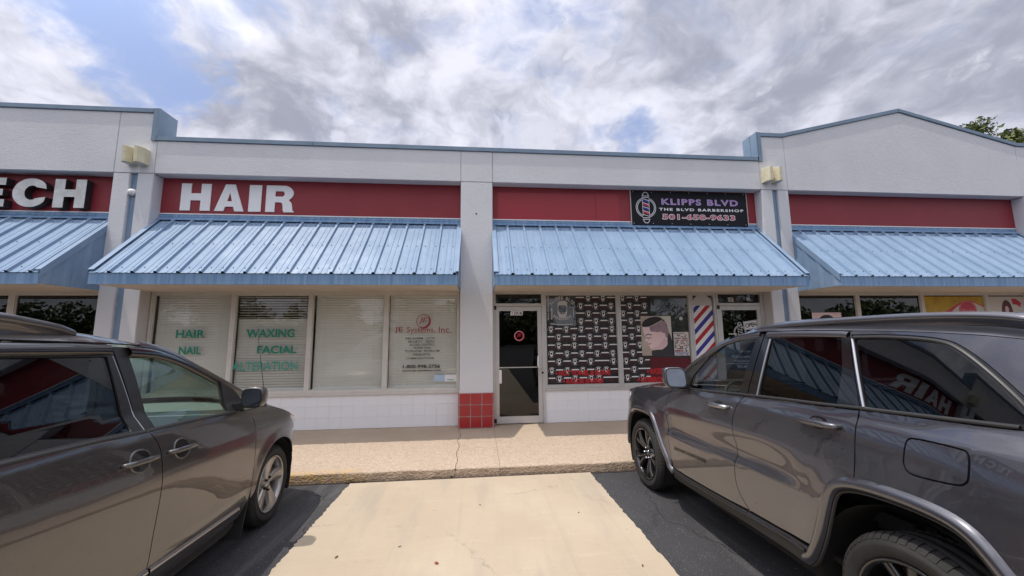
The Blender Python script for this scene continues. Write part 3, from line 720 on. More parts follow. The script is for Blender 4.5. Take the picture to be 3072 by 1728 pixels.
# ------------------------------------------------------------------ signs and window graphics
def poly(mb, pts, y, mi=0): return mb.prism_xz(pts, y, y, mi)
def rect(mb, x0, x1, z0, z1, y, mi=0): return poly(mb, [(x0, z0), (x1, z0), (x1, z1), (x0, z1)], y, mi)
def ring(mb, cx, cz, r0, r1, y, mi=0, n=36, a0=0, a1=360, e=1.):
    A = arc(cx, cz, r1, r1*e, a0, a1, n); B = arc(cx, cz, r0, r0*e, a0, a1, n)
    vs = [(x, y, z) for x, z in A+B]; k = len(A)
    return mb.add(vs, [(i+k, i, i+1, i+1+k)[::1] if False else (i, i+1, i+1+k, i+k)[::-1] for i in range(k-1)], mi)
def stroke(mb, pts, w, y, mi=0):
    pts = [np.array(p, float) for p in pts]; L_, R_ = [], []
    for i, p in enumerate(pts):
        a = pts[max(0, i-1)]; b = pts[min(len(pts)-1, i+1)]; d_ = b-a; d_ /= (np.hypot(*d_)+1e-9); n = np.array([-d_[1], d_[0]])
        L_.append(p+n*w/2); R_.append(p-n*w/2)
    vs = [(q[0], y, q[1]) for q in L_+R_]; k = len(pts)
    return mb.add(vs, [(i+k, i+1+k, i+1, i) for i in range(k-1)], mi)
def arc_text(mb, txt, cx, cz, r, amid, size, y, mi=0, bold=.03, step=None, flip=False, wide=.8):
    st = step or math.degrees(size*wide*1.25/r); n = len(txt)
    for i, ch in enumerate(txt):
        if ch == ' ': continue
        a = amid+((n-1)/2-i)*st*(1 if not flip else -1)
        vs, fs = text_polys(ch, bold); w = size*(wide if ch not in 'I1' else .28)
        ca, sa = math.cos(R(a)), math.sin(R(a)); ux, uz = (sa, -ca) if not flip else (-sa, ca); vx, vz = (ca, sa) if not flip else (-ca, -sa)
        ox, oz = cx+r*ca, cz+r*sa
        mb.add([(ox+ux*w*(p-.5)+vx*size*(q-.5), y, oz+uz*w*(p-.5)+vz*size*(q-.5)) for p, q in vs], fs, mi)
# block capitals cut as polygons in a unit box
def glyph(ch):
    if ch == 'H': return [[(0, 0), (.33, 0), (.33, .38), (.67, .38), (.67, 0), (1, 0), (1, 1), (.67, 1), (.67, .64), (.33, .64), (.33, 1), (0, 1)]], []
    if ch == 'I': return [[(0, 0), (1, 0), (1, 1), (0, 1)]], []
    if ch == 'T': return [[(.34, 0), (.66, 0), (.66, .75), (1, .75), (1, 1), (0, 1), (0, .75), (.34, .75)]], []
    if ch == 'E': return [[(0, 0), (1, 0), (1, .25), (.38, .25), (.38, .39), (.92, .39), (.92, .61), (.38, .61), (.38, .75), (.98, .75), (.98, 1), (0, 1)]], []
    if ch == 'A':
        return [[(0, 0), (.31, 0), (.365, .17), (.50, .17), (.50, .37), (.415, .37), (.50, .70), (.50, 1), (.335, 1)], [(1, 0), (.69, 0), (.635, .17), (.50, .17), (.50, .37), (.585, .37), (.50, .70), (.50, 1), (.665, 1)]], []
    if ch == 'C':
        o = arc(.5, .5, .5, .5, 38, 322, 30); i_ = arc(.53, .5, .20, .25, 318, 42, 22)
        return [o+[(.93, .36), (.62, .30)]+i_[1:-1]+[(.62, .70), (.93, .64)]], []
    if ch == 'R':
        bowl = arc(.62, .715, .34, .285, 90, -90, 14)
        top = [(0, 0), (.32, 0), (.32, .37)] + [(.46, .37), (.52, .365), (.565, .34), (.585, .30), (.60, .22), (.61, .08), (.64, 0), (1, 0), (1, .035), (.955, .06), (.94, .11), (.93, .22), (.91, .32), (.86, .40), (.78, .455)]+bowl[::-1][2:]+[(.0, 1)]
        # counter cut by splitting the letter at the left stem
        left = [(0, 0), (.32, 0), (.32, .37), (.32, .585), (.32, .79), (.32, 1), (0, 1)]
        right = [(.32, .37), (.46, .37), (.52, .365), (.565, .34), (.585, .30), (.60, .22), (.61, .08), (.64, 0), (1, 0), (1, .035), (.955, .06), (.94, .11), (.93, .22), (.91, .32), (.86, .40), (.80, .45)]+[(x, z) for x, z in arc(.62, .715, .34, .285, -50, 90, 12)]+[(.32, 1), (.32, .79), (.56, .79)]+arc(.565, .688, .085, .102, 85, -85, 6)+[(.56, .585), (.32, .585)]
        return [left, right], []
def letter(ch, x0, x1, z0, z1, yf, yb, parent, mats):
    mb = MB()
    for pl in glyph(ch)[0]:
        q = [(x0+(x1-x0)*a, z0+(z1-z0)*b) for a, b in pl]
        mb.prism_xz(q, yf, yb, 0, 1)
    return obj('letter', mb, mats, parent)
sg = thing('hair_sign', 'white block letters reading HAIR on the red band', 'sign', (0, 0, 0))
for ch, a, b_ in (('H', -5.197, -4.708), ('A', -4.634, -4.146), ('I', -4.068, -3.861), ('R', -3.782, -3.296)): letter(ch, a, b_, 3.776, 4.268, .184, .199, sg, ['white_paint', 'white_paint'])
sg = thing('tech_sign', 'deep white channel letters reading TECH with black sides', 'sign')
for ch, a, b_ in (('T', -8.92, -8.42), ('E', -8.34, -7.84), ('C', -7.735, -7.19), ('H', -7.11, -6.625)): letter(ch, a, b_, 3.752, 4.25, .085, .199, sg, ['dirty_white', 'letter_side'])
# barbershop banner
sg = thing('barbershop_sign', 'black banner sign with lilac shop name and red telephone number', 'sign')
mb = MB(); mb.box(2.958, 5.344, .176, .199, 3.66, 4.34); obj('board', mb, 'sign_black', sg)
for xa in (2.945, 5.345): mb = MB(); mb.box(xa, xa+.012, .172, .199, 3.655, 4.345); obj('edge_trim', mb, 'soffit_beige', sg)
mb = MB()
for i in range(7):
    for z in (3.685, 4.318): mb.lathe([(0, -.004), (.008, -.003), (.009, .002)], 8, 'y', (3.0+i*.383, .176, z))
tag(obj('bolt', mb, 'frame_metal', sg), kind='stuff')
mb = MB()
add_text(mb, 'KLIPPS BLVD', 3.575, 5.165, 4.068, 4.195, .1745, 1, bold=.035, spacing=1.22); add_text(mb, 'KLIPPS BLVD', 3.586, 5.154, 4.078, 4.186, .1738, 2, bold=-.012, spacing=1.24)
add_text(mb, 'THE BLVD BARBERSHOP', 3.515, 5.27, 3.948, 4.004, .1745, 0, bold=.04, spacing=1.3)
add_text(mb, '501-658-9633', 3.572, 5.085, 3.765, 3.888, .1745, 0, bold=.055, spacing=1.1); add_text(mb, '501-658-9633', 3.586, 5.072, 3.778, 3.876, .1738, 3, bold=.012, spacing=1.12)
def pole_logo(mb, cx, cz, s, y, mw=0, mb_=4, mr=3):
    ring(mb, cx, cz, .165*s, .177*s, y, mw); ring(mb, cx, cz, .192*s, .204*s, y, mw)
    rect(mb, cx-.072*s, cx+.072*s, cz-.24*s, cz+.24*s, y-.0003, 5)
    for k in range(5):
        z = cz+(.16-.08*k)*s; w = .066*s
        c = [(cx-w, z+.03*s), (cx-w*.5, z+.012*s), (cx, z+.004*s), (cx+w*.5, z-.006*s), (cx+w, z-.028*s)]
        if k < 4: poly(mb, c+[(a, b-.045*s) for a, b in c[::-1]], y-.0005, mb_ if k % 2 == 0 else mr)
        stroke(mb, catmull(c, 4), .011*s, y-.0008, mw)
    for sg_ in (1, -1):
        z = cz+sg_*.205*s
        stroke(mb, [(cx-.075*s, z), (cx+.075*s, z)], .012*s, y-.0008, mw); stroke(mb, [(cx-.075*s, z+sg_*.03*s), (cx+.075*s, z+sg_*.03*s)], .012*s, y-.0008, mw)
        a = arc(cx, z+sg_*.03*s, .06*s, .075*s, 0, sg_*180, 12); stroke(mb, a, .013*s, y-.0008, mw)
    for sx in (-1, 1): stroke(mb, [(cx+sx*.066*s, cz+.17*s), (cx+sx*.066*s, cz-.17*s)], .008*s, y-.0008, mw)
pole_logo(mb, 3.252, 4.002, 1.0, .1745)
obj('print', mb, ['white_print', 'lilac_print', 'purple_print', 'crimson_print', 'blue_print', 'sign_black'], sg)
# wall lights, dome
def wall_light(xc, flip, label):
    L_ = thing('wall_light', label, 'wall light', (xc, 0, 4.62), group='cream wall lights above the pillars')
    s = -1 if flip else 1; w = .066
    pl = [(-w*s, 0), (-w*s, -.15), (-w*.55*s, -.185), (w*.30*s, -.185), (w*s, -.11), (w*s, 0)]
    if flip: pl = pl[::-1]
    top = [(x, y*1.0, .138) for x, y in pl]; bot = [(x, y*.93, -.13) for x, y in pl]; cap_ = [(x*.86, y*.9, .146) for x, y in pl]
    n = len(pl); mb = MB(); vs = bot+top+cap_; fs = [tuple(range(n-1, -1, -1)), tuple(range(2*n, 3*n))]
    for k in (0, n):
        for i in range(n): j = (i+1) % n; fs.append((k+i, k+j, k+n+j, k+n+i))
    if True:
        mb.add(vs, fs); obj('housing', mb, 'cream', L_)
    mb = MB(); mb.add([(x*.8, y*.75-.015, -.1305-.004) for x, y in pl], [tuple(range(n-1, -1, -1))]); obj('lens', mb, 'grey_print', L_)
wall_light(-5.868, False, 'cream wall light box, left one of the pair above the TECH sign pillar'); wall_light(-5.685, False, 'cream wall light box, right one of the pair nearest the HAIR sign')
wall_light(5.640, True, 'cream wall light box, left one of the pair nearest the black banner'); wall_light(5.835, True, 'cream wall light box, right one of the pair beside the peaked gable')
dm = thing('dome_light', 'small white dome fixture on the blue strip of a pillar', 'dome light', (-5.842, .03, 4.02))
mb = MB(); mb.lathe([(0, -.075), (.03, -.07), (.05, -.05), (.06, -.015), (.06, .012)], 16, 'y'); obj('dome', mb, 'white_paint', dm)
mb = MB(); mb.lathe([(.066, -.016), (.066, .012), (0, .012)], 16, 'y'); obj('base_ring', mb, 'frame_white', dm)

YV = YW+.0055   # vinyl on the outside of the panes
def lettering(name, label, fn, mats, cat='window lettering'):
    if callable(fn): mb = MB(); fn(mb); return tag(obj(name, mb, mats), label, cat)
    t_ = thing(name, label, cat)
    for part, f in fn: mb = MB(); f(mb); obj(part, mb, mats, t_)
    return t_
def word(txt, x0, x1, z0, z1, mi=0, bold=.03, y=None): return ('word', lambda m: add_text(m, txt, x0, x1, z0, z1, YV if y is None else y, mi, bold))
lettering('window_lettering', 'green HAIR NAIL lettering on the leftmost blind window', [word('HAIR', -5.08, -4.622, 1.562, 1.70), word('NAIL', -5.01, -4.66, 1.288, 1.42)], ['green_vinyl'])
lettering('window_lettering', 'green WAXING FACIAL ALTERATION lettering, last word faded', [word('WAXING', -3.96, -3.165, 1.556, 1.704), word('FACIAL', -3.765, -3.12, 1.282, 1.42), word('ALTERATION', -4.15, -3.085, .998, 1.152, 1, .015)], ['green_vinyl', 'green_faded'])
def je(m, cx, cz, r, y):
    ring(m, cx, cz, r*.86, r*.94, y, 0); 
    vs = arc(cx, cz, r, r, -115, 40, 24); v2 = arc(cx-r*.10, cz+r*.06, r*.86, r*.86, 40, -115, 24); poly(m, vs+v2, y-.0003, 0)
    add_text(m, 'JE', cx-r*.62, cx+r*.55, cz-r*.34, cz+r*.42, y-.0002, 0, .005, .25); stroke(m, [(cx-r*.45, cz+r*.5), (cx+r*.55, cz+r*.5)], r*.06, y-.0002, 0)
fj = [('emblem', lambda m: je(m, -.978, 1.822, .132, YV)), word('JE', -1.476, -1.335, 1.614, 1.722, 0, .0), word('Systems,', -1.265, -.765, 1.590, 1.722, 0, .0), word('Inc.', -.700, -.49, 1.614, 1.722, 0, .0)]
for txt, a, b_, z in (('FIRE ALARM    CCTV', -1.283, -.766, 1.500), ('SECURITY    DATA', -1.235, -.777, 1.443), ('ACCESS CONTROL', -1.213, -.766, 1.388), ('NURSE CALL', -1.14, -.832, 1.334), ('TELEPHONE · INTERCOM', -1.297, -.69, 1.278), ('FIBEROPTIC', -1.14, -.842, 1.216), ('COMMUNICATIONS', -1.265, -.784, 1.152)): fj.append(word(txt, a, b_, z, z+.036, 1, .012))
fj += [word('1-800-998-2756', -1.32, -.672, .998, 1.058, 1, .03), word('www.je-systems.com', -1.335, -.655, .928, .975, 1, .02)]
lettering('window_lettering', 'red and black company lettering with round JE emblem, beside the middle pillar', fj, ['dark_red_print', 'black_print'])
lettering('door_emblem', 'small round JE emblem on the glass door numbered 106', lambda m: (ring(m, .742, 1.545, .078, .090, YW-.001, 1), je(m, .742, 1.545, .082, YW-.0013)), ['crimson_print', 'pink_print'], 'emblem')
def f_sie(m): rect(m, -.774, -.585, .762, .872, YV, 0); rect(m, -.585, -.385, .757, .874, YV, 1); add_text(m, 'SIEMENS', -.55, -.42, .775, .800, YV-.0004, 2, .02); add_text(m, 'security', -.76, -.64, .83, .845, YV-.0004, 1); add_text(m, 'fire safety', -.76, -.66, .80, .813, YV-.0004, 1)
lettering('window_sticker', 'pale blue and white sticker low on the company window', f_sie, ['pale_blue_print', 'white_print', 'green_faded'], 'sticker')
def f_106(m):
    for i, ch in enumerate('106'):
        a = .58+i*.077; poly(m, [(a, 1.918), (a+.07, 1.918), (a+.086, 2.0), (a+.016, 2.0)], YW-.001, 0)
        w_ = .016 if ch == '1' else .042
        add_text(m, ch, a+.042-w_/2, a+.042+w_/2, 1.93, 1.988, YW-.0015, 1, .03, .2)
lettering('house_number', 'black 106 on white plates at the top of a glass door', f_106, ['white_print', 'black_print'], 'number')
def f_107(m): rect(m, 4.826, 4.936, 2.162, 2.245, YW+.0055, 0); add_text(m, '107', 4.836, 4.926, 2.17, 2.237, YW+.005, 1, .03); rect(m, 5.20, 5.28, 2.19, 2.25, YW+.0055, 2)
lettering('house_number', 'black 107 on a white plate over the right-hand glass door', f_107, ['white_print', 'black_print', 'grey_print'], 'number')
# open sign
os_ = thing('open_sign', 'tilted OPEN sign, black on white, on the right-hand door', 'sign', (5.243, YW-.006, 1.712), (0, R(-7.5), 0))
mb = MB(); rect(mb, -.147, .147, -.082, .082, 0, 0); rect(mb, -.138, .138, -.073, .073, -.0006, 1); rect(mb, -.130, .130, -.065, .065, -.001, 0); add_text(mb, 'OPEN', -.118, .118, -.045, .045, -.0014, 1, .04)
obj('board', mb, ['white_print', 'black_print'], os_)
fd = [('emblem', lambda m: pole_logo(m, 5.015, 1.575, .62, YW-.0008, 0, 5, 5)), ('stripe', lambda m: rect(m, 4.78, 4.95, 1.535, 1.548, YW-.001, 0))]
for txt, a, b_, z, h in (('Walk In Only', 4.93, 5.19, 1.18, .05), ('Walk-ins welcome', 4.80, 5.28, 1.09, .05), ('Walk-ins welcome', 4.85, 5.30, 1.01, .045), ('501-658-9633', 4.90, 5.33, .90, .055)): fd.append(word(txt, a, b_, z, z+h, 0, .02, YW-.001))
lettering('door_lettering', 'white barber pole emblem and words on the glass door 107', fd, ['white_print', 'white_print', 'white_print', 'white_print', 'black_print', 'black_print'])
# barber wallpaper
YI = YW+.0055
def motif(m, cx, cz, s=1., y=YI):
    head = [(-.036, .012), (-.034, .040), (-.024, .054), (0, .058), (.024, .054), (.034, .040), (.036, .012), (.034, -.018), (.022, -.045), (.008, -.058), (-.008, -.058), (-.022, -.045), (-.034, -.018)]
    face = [(-.024, .028), (0, .034), (.024, .028), (.025, 0), (.017, -.014), (-.017, -.014), (-.025, 0)]
    poly(m, [(cx+a*s*.92, cz-.004+b*s*.86) for a, b in head], y, 0); poly(m, [(cx+a*s*.85, cz-.002+b*s*.9) for a, b in face], y-.0004, 1)
    ring(m, cx, cz-.006, .062*s, .074*s, y, 2, 12, 42, 138); ring(m, cx, cz+.010, .076*s, .084*s, y, 2, 12, 240, 300)
    rect(m, cx-.066*s, cx-.060*s, cz-.035*s, cz+.03*s, y, 2); rect(m, cx+.060*s, cx+.066*s, cz-.02*s, cz+.005*s, y, 2)
rowz = [2.236, 2.088, 1.943, 1.804, 1.658, 1.513, 1.359, 1.211, 1.068, .912, .766]
def wallpaper(m, layout, x0, x1, cut):
    for z, xs_ in zip(rowz, layout):
        a = cut(z); b_ = x1
        for x in xs_: motif(m, x, z, .88)
        # white bars between the emblems
        ed = [a]+sum([[x-.075, x+.075] for x in xs_], [])+[b_]
        for p, q in zip(ed[0::2], ed[1::2]):
            if q-p > .03: rect(m, p+.004, q-.004, z+.002, z+.022, YI, 0)
            c = (p+q)/2; wd = min(.032, (q-p)/2)
            if q-p > .05: rect(m, c-wd, c+wd, z-.062, z-.012, YI, 3); rect(m, c-wd*.9, c+wd*.9, z+.034, z+.062, YI, 4)
        rect(m, a, b_, z-.074, z-.069, YI, 4); rect(m, a, b_, z-.002, z+.0, YI+.0002, 4)
        u = a+.03
        while u < b_-.04: rect(m, u, u+.028, z-.066, z-.008, YI+.0003, 3); rect(m, u+.036, u+.050, z-.066, z+.06, YI+.0003, 4); u += .0725
bk = (1.902, 2.19, 2.485)
lay_a = [(2.05, 2.335), bk, (2.05, 2.335), bk, (1.332, 1.621)+bk, (1.472, 1.765, 2.06, 2.35), (1.472, 1.765, 2.06, 2.35), (1.332, 1.621)+bk, (1.472, 1.765, 2.06, 2.49), (1.332, 1.621, 1.91, 2.2, 2.35), (1.472, 1.765, 2.06, 2.21)]
wg = thing('window_graphic', 'black barber wallpaper of bearded emblems behind the left barbershop window', 'window graphic')
mb = MB(); mb.box(1.235, 2.585, YW+.020, YW+.024, .66, 2.30); obj('backing', mb, 'black_print', wg)
mb = MB(); rect(mb, 1.81, 2.585, 1.72, 2.305, YW+.0062, 1); rect(mb, 1.235, 2.585, .66, 1.72, YW+.0062, 1); wallpaper(mb, lay_a, 1.25, 2.58, lambda z: 1.81 if z > 1.7 else 1.265)
# big emblem
s = 3.1; cx, cz = 1.553, 2.015
hair = [(-.036, .004), (-.037, .030), (-.034, .046), (-.022, .056), (.0, .058), (.020, .060), (.030, .054), (.040, .050), (.036, .040), (.037, .012), (.0335, .012), (.030, .026), (.020, .030), (-.020, .030), (-.030, .026), (-.0335, .004)]
bd = [(-.036, .004), (-.031, .004), (-.026, -.012), (-.018, -.020), (-.008, -.016), (0, -.019), (.008, -.016), (.018, -.020), (.026, -.012), (.031, .004), (.036, .004), (.036, -.018), (.028, -.042), (.012, -.056), (-.012, -.056), (-.028, -.042), (-.036, -.018)]
poly(mb, [(cx+a*s*.82, cz+b*s*.92) for a, b in hair], YI, 2); poly(mb, [(cx+a*s*.82, cz+b*s*.92) for a, b in bd], YI, 2)
poly(mb, [(cx+a, cz-.075+b) for a, b in ((-.05, 0), (-.02, .016), (0, .010), (.02, .016), (.05, 0), (.02, -.004), (0, .003), (-.02, -.004))], YI-.0004, 1)
arc_text(mb, 'KLIPPS BLVD', cx, cz-.05, .275, 90, .062, YI, 2, .05, wide=.62)
arc_text(mb, 'BARBERSHOP', cx, cz+.10, .265, 270, .050, YI, 2, .04, flip=True, wide=.6)
rect(mb, 1.335, 1.365, 1.84, 2.05, YI, 2); rect(mb, 1.340, 1.347, 1.86, 2.0, YI-.0003, 1); rect(mb, 1.752, 1.768, 1.88, 2.07, YI, 2); stroke(mb, [(1.70, 2.06), (1.768, 2.065)], .012, YI, 2)
rect(mb, 1.325, 1.745, 1.742, 1.752, YI, 2); rect(mb, 1.325, 1.42, 1.765, 1.775, YI, 2)
vs, fs = text_polys('WALK-INS WELCOME', .04); mb.add([(1.305-.03*b_, YI, 1.83+.45*a) for a, b_ in vs], fs, 2)
add_text(mb, '• HOT TOWEL & SHAVE', 1.40, 2.42, .815, .912, YI-.001, 5, .06); add_text(mb, '• RAZOR SHAVES', 1.53, 2.285, .668, .765, YI-.001, 5, .06)
obj('print', mb, ['white_print', 'black_print', 'grey_print', 'plaid_red', 'plaid_grey', 'red_print'], wg)
lay_b = [(2.717, 2.99), (2.85, 3.14), (2.717, 2.99), (2.86,), (2.72, 3.0), (2.865,), (2.73, 3.01), (2.87,), (2.735, 3.02), (2.88,), (2.745, 3.03)]
wg = thing('window_graphic', 'black barber wallpaper beside the haircut poster, red words along the bottom', 'window graphic')
mb = MB(); mb.box(2.66, 4.0, YW+.020, YW+.024, .66, 2.30); obj('backing', mb, 'black_print', wg)
mb = MB(); rect(mb, 2.66, 3.20, .66, 2.305, YW+.0062, 1); wallpaper(mb, lay_b, 2.66, 3.19, lambda z: 2.665)
poly(mb, [(3.05, .67), (3.99, .67), (3.99, 1.10), (3.12, 1.14), (2.90, .80)], YI+.0014, 5)
add_text(mb, '• RAZOR LINE', 3.12, 3.72, .815, .925, YI-.001, 6, .07); add_text(mb, '• EYEBROWS', 2.93, 3.56, .668, .77, YI-.001, 6, .07)
obj('print', mb, ['white_print', 'black_print', 'grey_print', 'plaid_red', 'plaid_grey', 'deep_red_print', 'red_print'], wg)
# haircut poster
mat('lip_print', (.58, .33, .34), .5)
hp = thing('haircut_poster', 'poster of a young man in profile with a shaved parting', 'poster', (0, 0, 0))
PX, PZ, PW, PH = 3.048, 1.156, .595, .737
YP = YW+.0052
def pp(pts): return [(PX+PW*(x-145)/290., PZ+PH*(470-y)/382.) for x, y in pts]
mb = MB(); rect(mb, PX, PX+PW, PZ, PZ+PH, YP, 0)
poly(mb, pp([(145, 340), (190, 350), (250, 470), (145, 470)]), YP-.0004, 8); poly(mb, pp([(330, 90), (435, 90), (435, 300), (400, 200)]), YP-.0004, 1)
poly(mb, pp([(235, 470), (236, 425), (300, 412), (335, 415), (385, 372), (435, 415), (435, 470)]), YP-.0008, 2)
poly(mb, pp([(402, 250), (420, 275), (435, 330), (435, 470), (380, 380)]), YP-.0007, 2)
face = catmull([(163, 196), (225, 192), (300, 160), (395, 185), (398, 260), (388, 330), (384, 375), (335, 410), (290, 414), (236, 410), (218, 385), (208, 372), (212, 360), (200, 350), (203, 338), (178, 332), (176, 322), (190, 298), (183, 282), (172, 262)], 4, True)
poly(mb, pp(face), YP-.0010, 3)
poly(mb, pp(catmull([(335, 330), (385, 320), (386, 372), (336, 408), (292, 412), (300, 385)], 4, True)), YP-.0012, 4)
poly(mb, pp(catmull([(228, 190), (290, 160), (340, 132), (385, 152), (402, 210), (398, 290), (380, 300), (365, 262), (345, 258), (335, 240), (300, 246), (262, 240), (236, 236)], 3, True)), YP-.0013, 5)
poly(mb, pp(catmull([(160, 191), (163, 150), (200, 118), (250, 99), (305, 96), (352, 113), (383, 150), (352, 132), (300, 152), (228, 189)], 3, True)), YP-.0014, 6)
stroke(mb, pp([(228, 191), (280, 168), (335, 136), (352, 124)]), .008, YP-.0016, 7)
poly(mb, pp(catmull([(345, 258), (362, 252), (374, 275), (370, 300), (356, 322), (345, 318), (342, 290)], 4, True)), YP-.0017, 3)
stroke(mb, pp(catmull([(350, 270), (362, 268), (364, 290), (356, 306)], 3)), .006, YP-.0019, 4)
stroke(mb, pp([(186, 274), (212, 264), (244, 272)]), .017, YP-.0017, 6); stroke(mb, pp(catmull([(192, 296), (212, 304), (238, 294)], 3)), .013, YP-.0017, 6)
poly(mb, pp([(206, 350), (232, 350), (240, 357), (222, 364), (208, 366)]), YP-.0017, 9); stroke(mb, pp([(178, 332), (200, 336), (212, 326), (206, 312)]), .012, YP-.0017, 4); stroke(mb, pp([(290, 412), (340, 408), (386, 368)]), .010, YP-.0018, 7)
poly(mb, pp(catmull([(236, 408), (262, 392), (310, 372), (345, 335), (352, 372), (330, 404), (290, 413)], 3, True)), YP-.0014, 4)
rect(mb, *[v for v in (PX+PW*(356-145)/290, PX+PW*(362-145)/290, PZ+PH*(470-322)/382, PZ+PH*(470-312)/382)], YP-.002, 6)
obj('sheet', mb, ['tan_print', 'paper', 'cape_print', 'skin_print', 'skin_shade', 'fade_print', 'hair_print', 'paper', 'tan_print', 'lip_print'], hp)
def f_price(m):
    rect(m, 3.678, 3.978, 1.149, 1.588, YP, 0); z = 1.565; k = 0; rr = random.Random(3)
    while z > 1.16:
        h = rr.choice((.014, .022, .03)); x = 3.692
        while x < 3.955:
            w = rr.uniform(.008, .035); c = 1 if k % 3 == 0 else rr.choice((2, 3, 3, 1))
            if rr.random() < .8: rect(m, x, min(x+w, 3.966), z-h, z, YP-.0004, c if z > 1.23 else 4)
            x += w+rr.uniform(.002, .010)
        z -= h+rr.choice((.006, .012)); k += 1
lettering('price_list', 'small white price sheet right of the haircut poster', f_price, ['paper', 'black_print', 'grey_print', 'dark_red_print', 'blue_print'], 'price list')
def f_rnd(m): ring(m, 3.845, 1.79, .082, .095, YP, 0); ring(m, 3.845, 1.79, .066, .074, YP, 0); ring(m, 3.845, 1.845, .001, .036, YP-.0003, 1); ring(m, 3.845, 1.895, .010, .017, YP, 0)
lettering('round_sticker', 'grey ring sticker above the white price sheet', f_rnd, ['plaid_grey', 'grey_print'], 'sticker')
# barber pole banner
bp_ = thing('barber_pole_banner', 'tall red white and blue striped banner beside door 107', 'banner')
def clipz(pts, z0, z1):
    for zz_, sgn in ((z0, 1), (z1, -1)):
        out = []
        for i in range(len(pts)):
            a, b_ = pts[i-1], pts[i]; ia = (a[1]-zz_)*sgn >= 0; ib = (b_[1]-zz_)*sgn >= 0
            if ia != ib: u = (zz_-a[1])/(b_[1]-a[1]); out.append((a[0]+(b_[0]-a[0])*u, zz_))
            if ib: out.append(b_)
        pts = out
        if not pts: break
    return pts
mb = MB(); mb.box(4.09, 4.505, YW+.020, YW+.024, .66, 2.30, 3); rect(mb, 4.095, 4.49, .665, 2.09, YP, 0)
poly(mb, [(4.095, 2.09), (4.49, 2.09)]+arc(4.2925, 2.125, .1975, .175, 0, 180, 20), YP, 4)
k = 0; z = .30
while z < 2.2:
    q = clipz([(4.095, z), (4.49, z+.40), (4.49, z+.50), (4.095, z+.10)], .665, 2.089)
    if len(q) > 2: poly(mb, q, YP-.0005, 1 if k % 2 else 2)
    z += .203; k += 1
obj('sheet', mb, ['white_print', 'red_print', 'blue_print', 'black_print', 'grey_print'], bp_)
# posters in the right-hand shop
def f_model(m):
    rect(m, 9.03, 10.41, 1.2, 2.262, YP, 0)
    c = catmull([(9.03, 1.93), (9.25, 1.90), (9.55, 1.98), (9.85, 2.13), (10.1, 2.18), (10.41, 2.06)], 8)
    poly(m, c+[(10.41, 2.262), (9.03, 2.262)], YP-.0005, 1); d_ = [(x, z-.02-.11*math.exp(-((x-9.35)/.38)**2)) for x, z in c]; poly(m, c+d_[::-1], YP-.0007, 2)
    ring(m, 10.03, 1.98, .0005, .205, YP-.001, 2); ring(m, 10.03, 1.98, .180, .190, YP-.0013, 3); add_text(m, 'Model', 9.89, 10.17, 1.93, 2.01, YP-.0014, 3, .0)
lettering('shop_poster', 'yellow and red poster with a round red badge in the right-hand shop', f_model, ['paper', 'yellow_print', 'crimson_print', 'pink_print'], 'poster')
def f_woman(m):
    rect(m, 10.52, 11.42, .75, 2.262, YP, 0)
    poly(m, catmull([(10.80, 1.55), (10.80, 1.85), (10.85, 2.10), (10.94, 2.19), (11.04, 2.12), (11.09, 1.9), (11.13, 1.55)], 5), YP-.0005, 1); poly(m, arc(10.945, 1.99, .045, .075, 0, 360, 16)[:-1], YP-.0008, 2); poly(m, [(10.86, 1.45), (10.90, 1.82), (11.02, 1.82), (11.10, 1.45)], YP-.0007, 3)
    poly(m, [(11.08, 2.22), (11.20, 2.21), (11.30, 2.13), (11.27, 2.04), (11.20, 2.09), (11.10, 2.10)], YP-.0005, 4)
    for z in (1.96, 1.89, 1.83): rect(m, 11.17, 11.36, z, z+.018, YP-.0005, 5)
lettering('shop_poster', 'pale poster of a long-haired woman, rightmost window', f_woman, ['paper', 'brown_print', 'skin_shade', 'dark_red_print', 'crimson_print', 'grey_print'], 'poster')
def f_tan(m): rect(m, 6.55, 7.18, 1.2, 1.945, YP, 0); poly(m, [(6.72, 1.80)]+arc(6.86, 1.80, .16, .10, 180, 0, 14)+[(7.02, 1.2), (6.72, 1.2)], YP-.0005, 1); poly(m, arc(6.86, 1.70, .10, .13, 0, 360, 18)[:-1], YP-.0008, 2)
lettering('shop_poster', 'tan poster with dark hair showing just above the car roof', f_tan, ['skin_print', 'hair_print', 'skin_shade'], 'poster')
# key lock box on the door pull
lb = thing('lock_box', 'small grey key lock box hanging on the door 106 handle', 'lock box', (1.142, YW-.095, .90))
mb = MB(); mb.box(-.030, .030, -.018, .018, -.055, .03, bev=.006); obj('body', mb, 'frame_metal', lb)
mb = MB(); mb.box(-.018, .018, -.021, -.0185, -.03, .012); obj('keypad', mb, 'dark_rubber', lb)
mb = MB(); mb.tube([(-.02, 0, .03)]+[(x, 0, .055+z) for x, z in arc(0, 0, .02, .03, 180, 0, 8)]+[(.02, 0, .03)], .005, 6); obj('shackle', mb, 'frame_metal', lb)
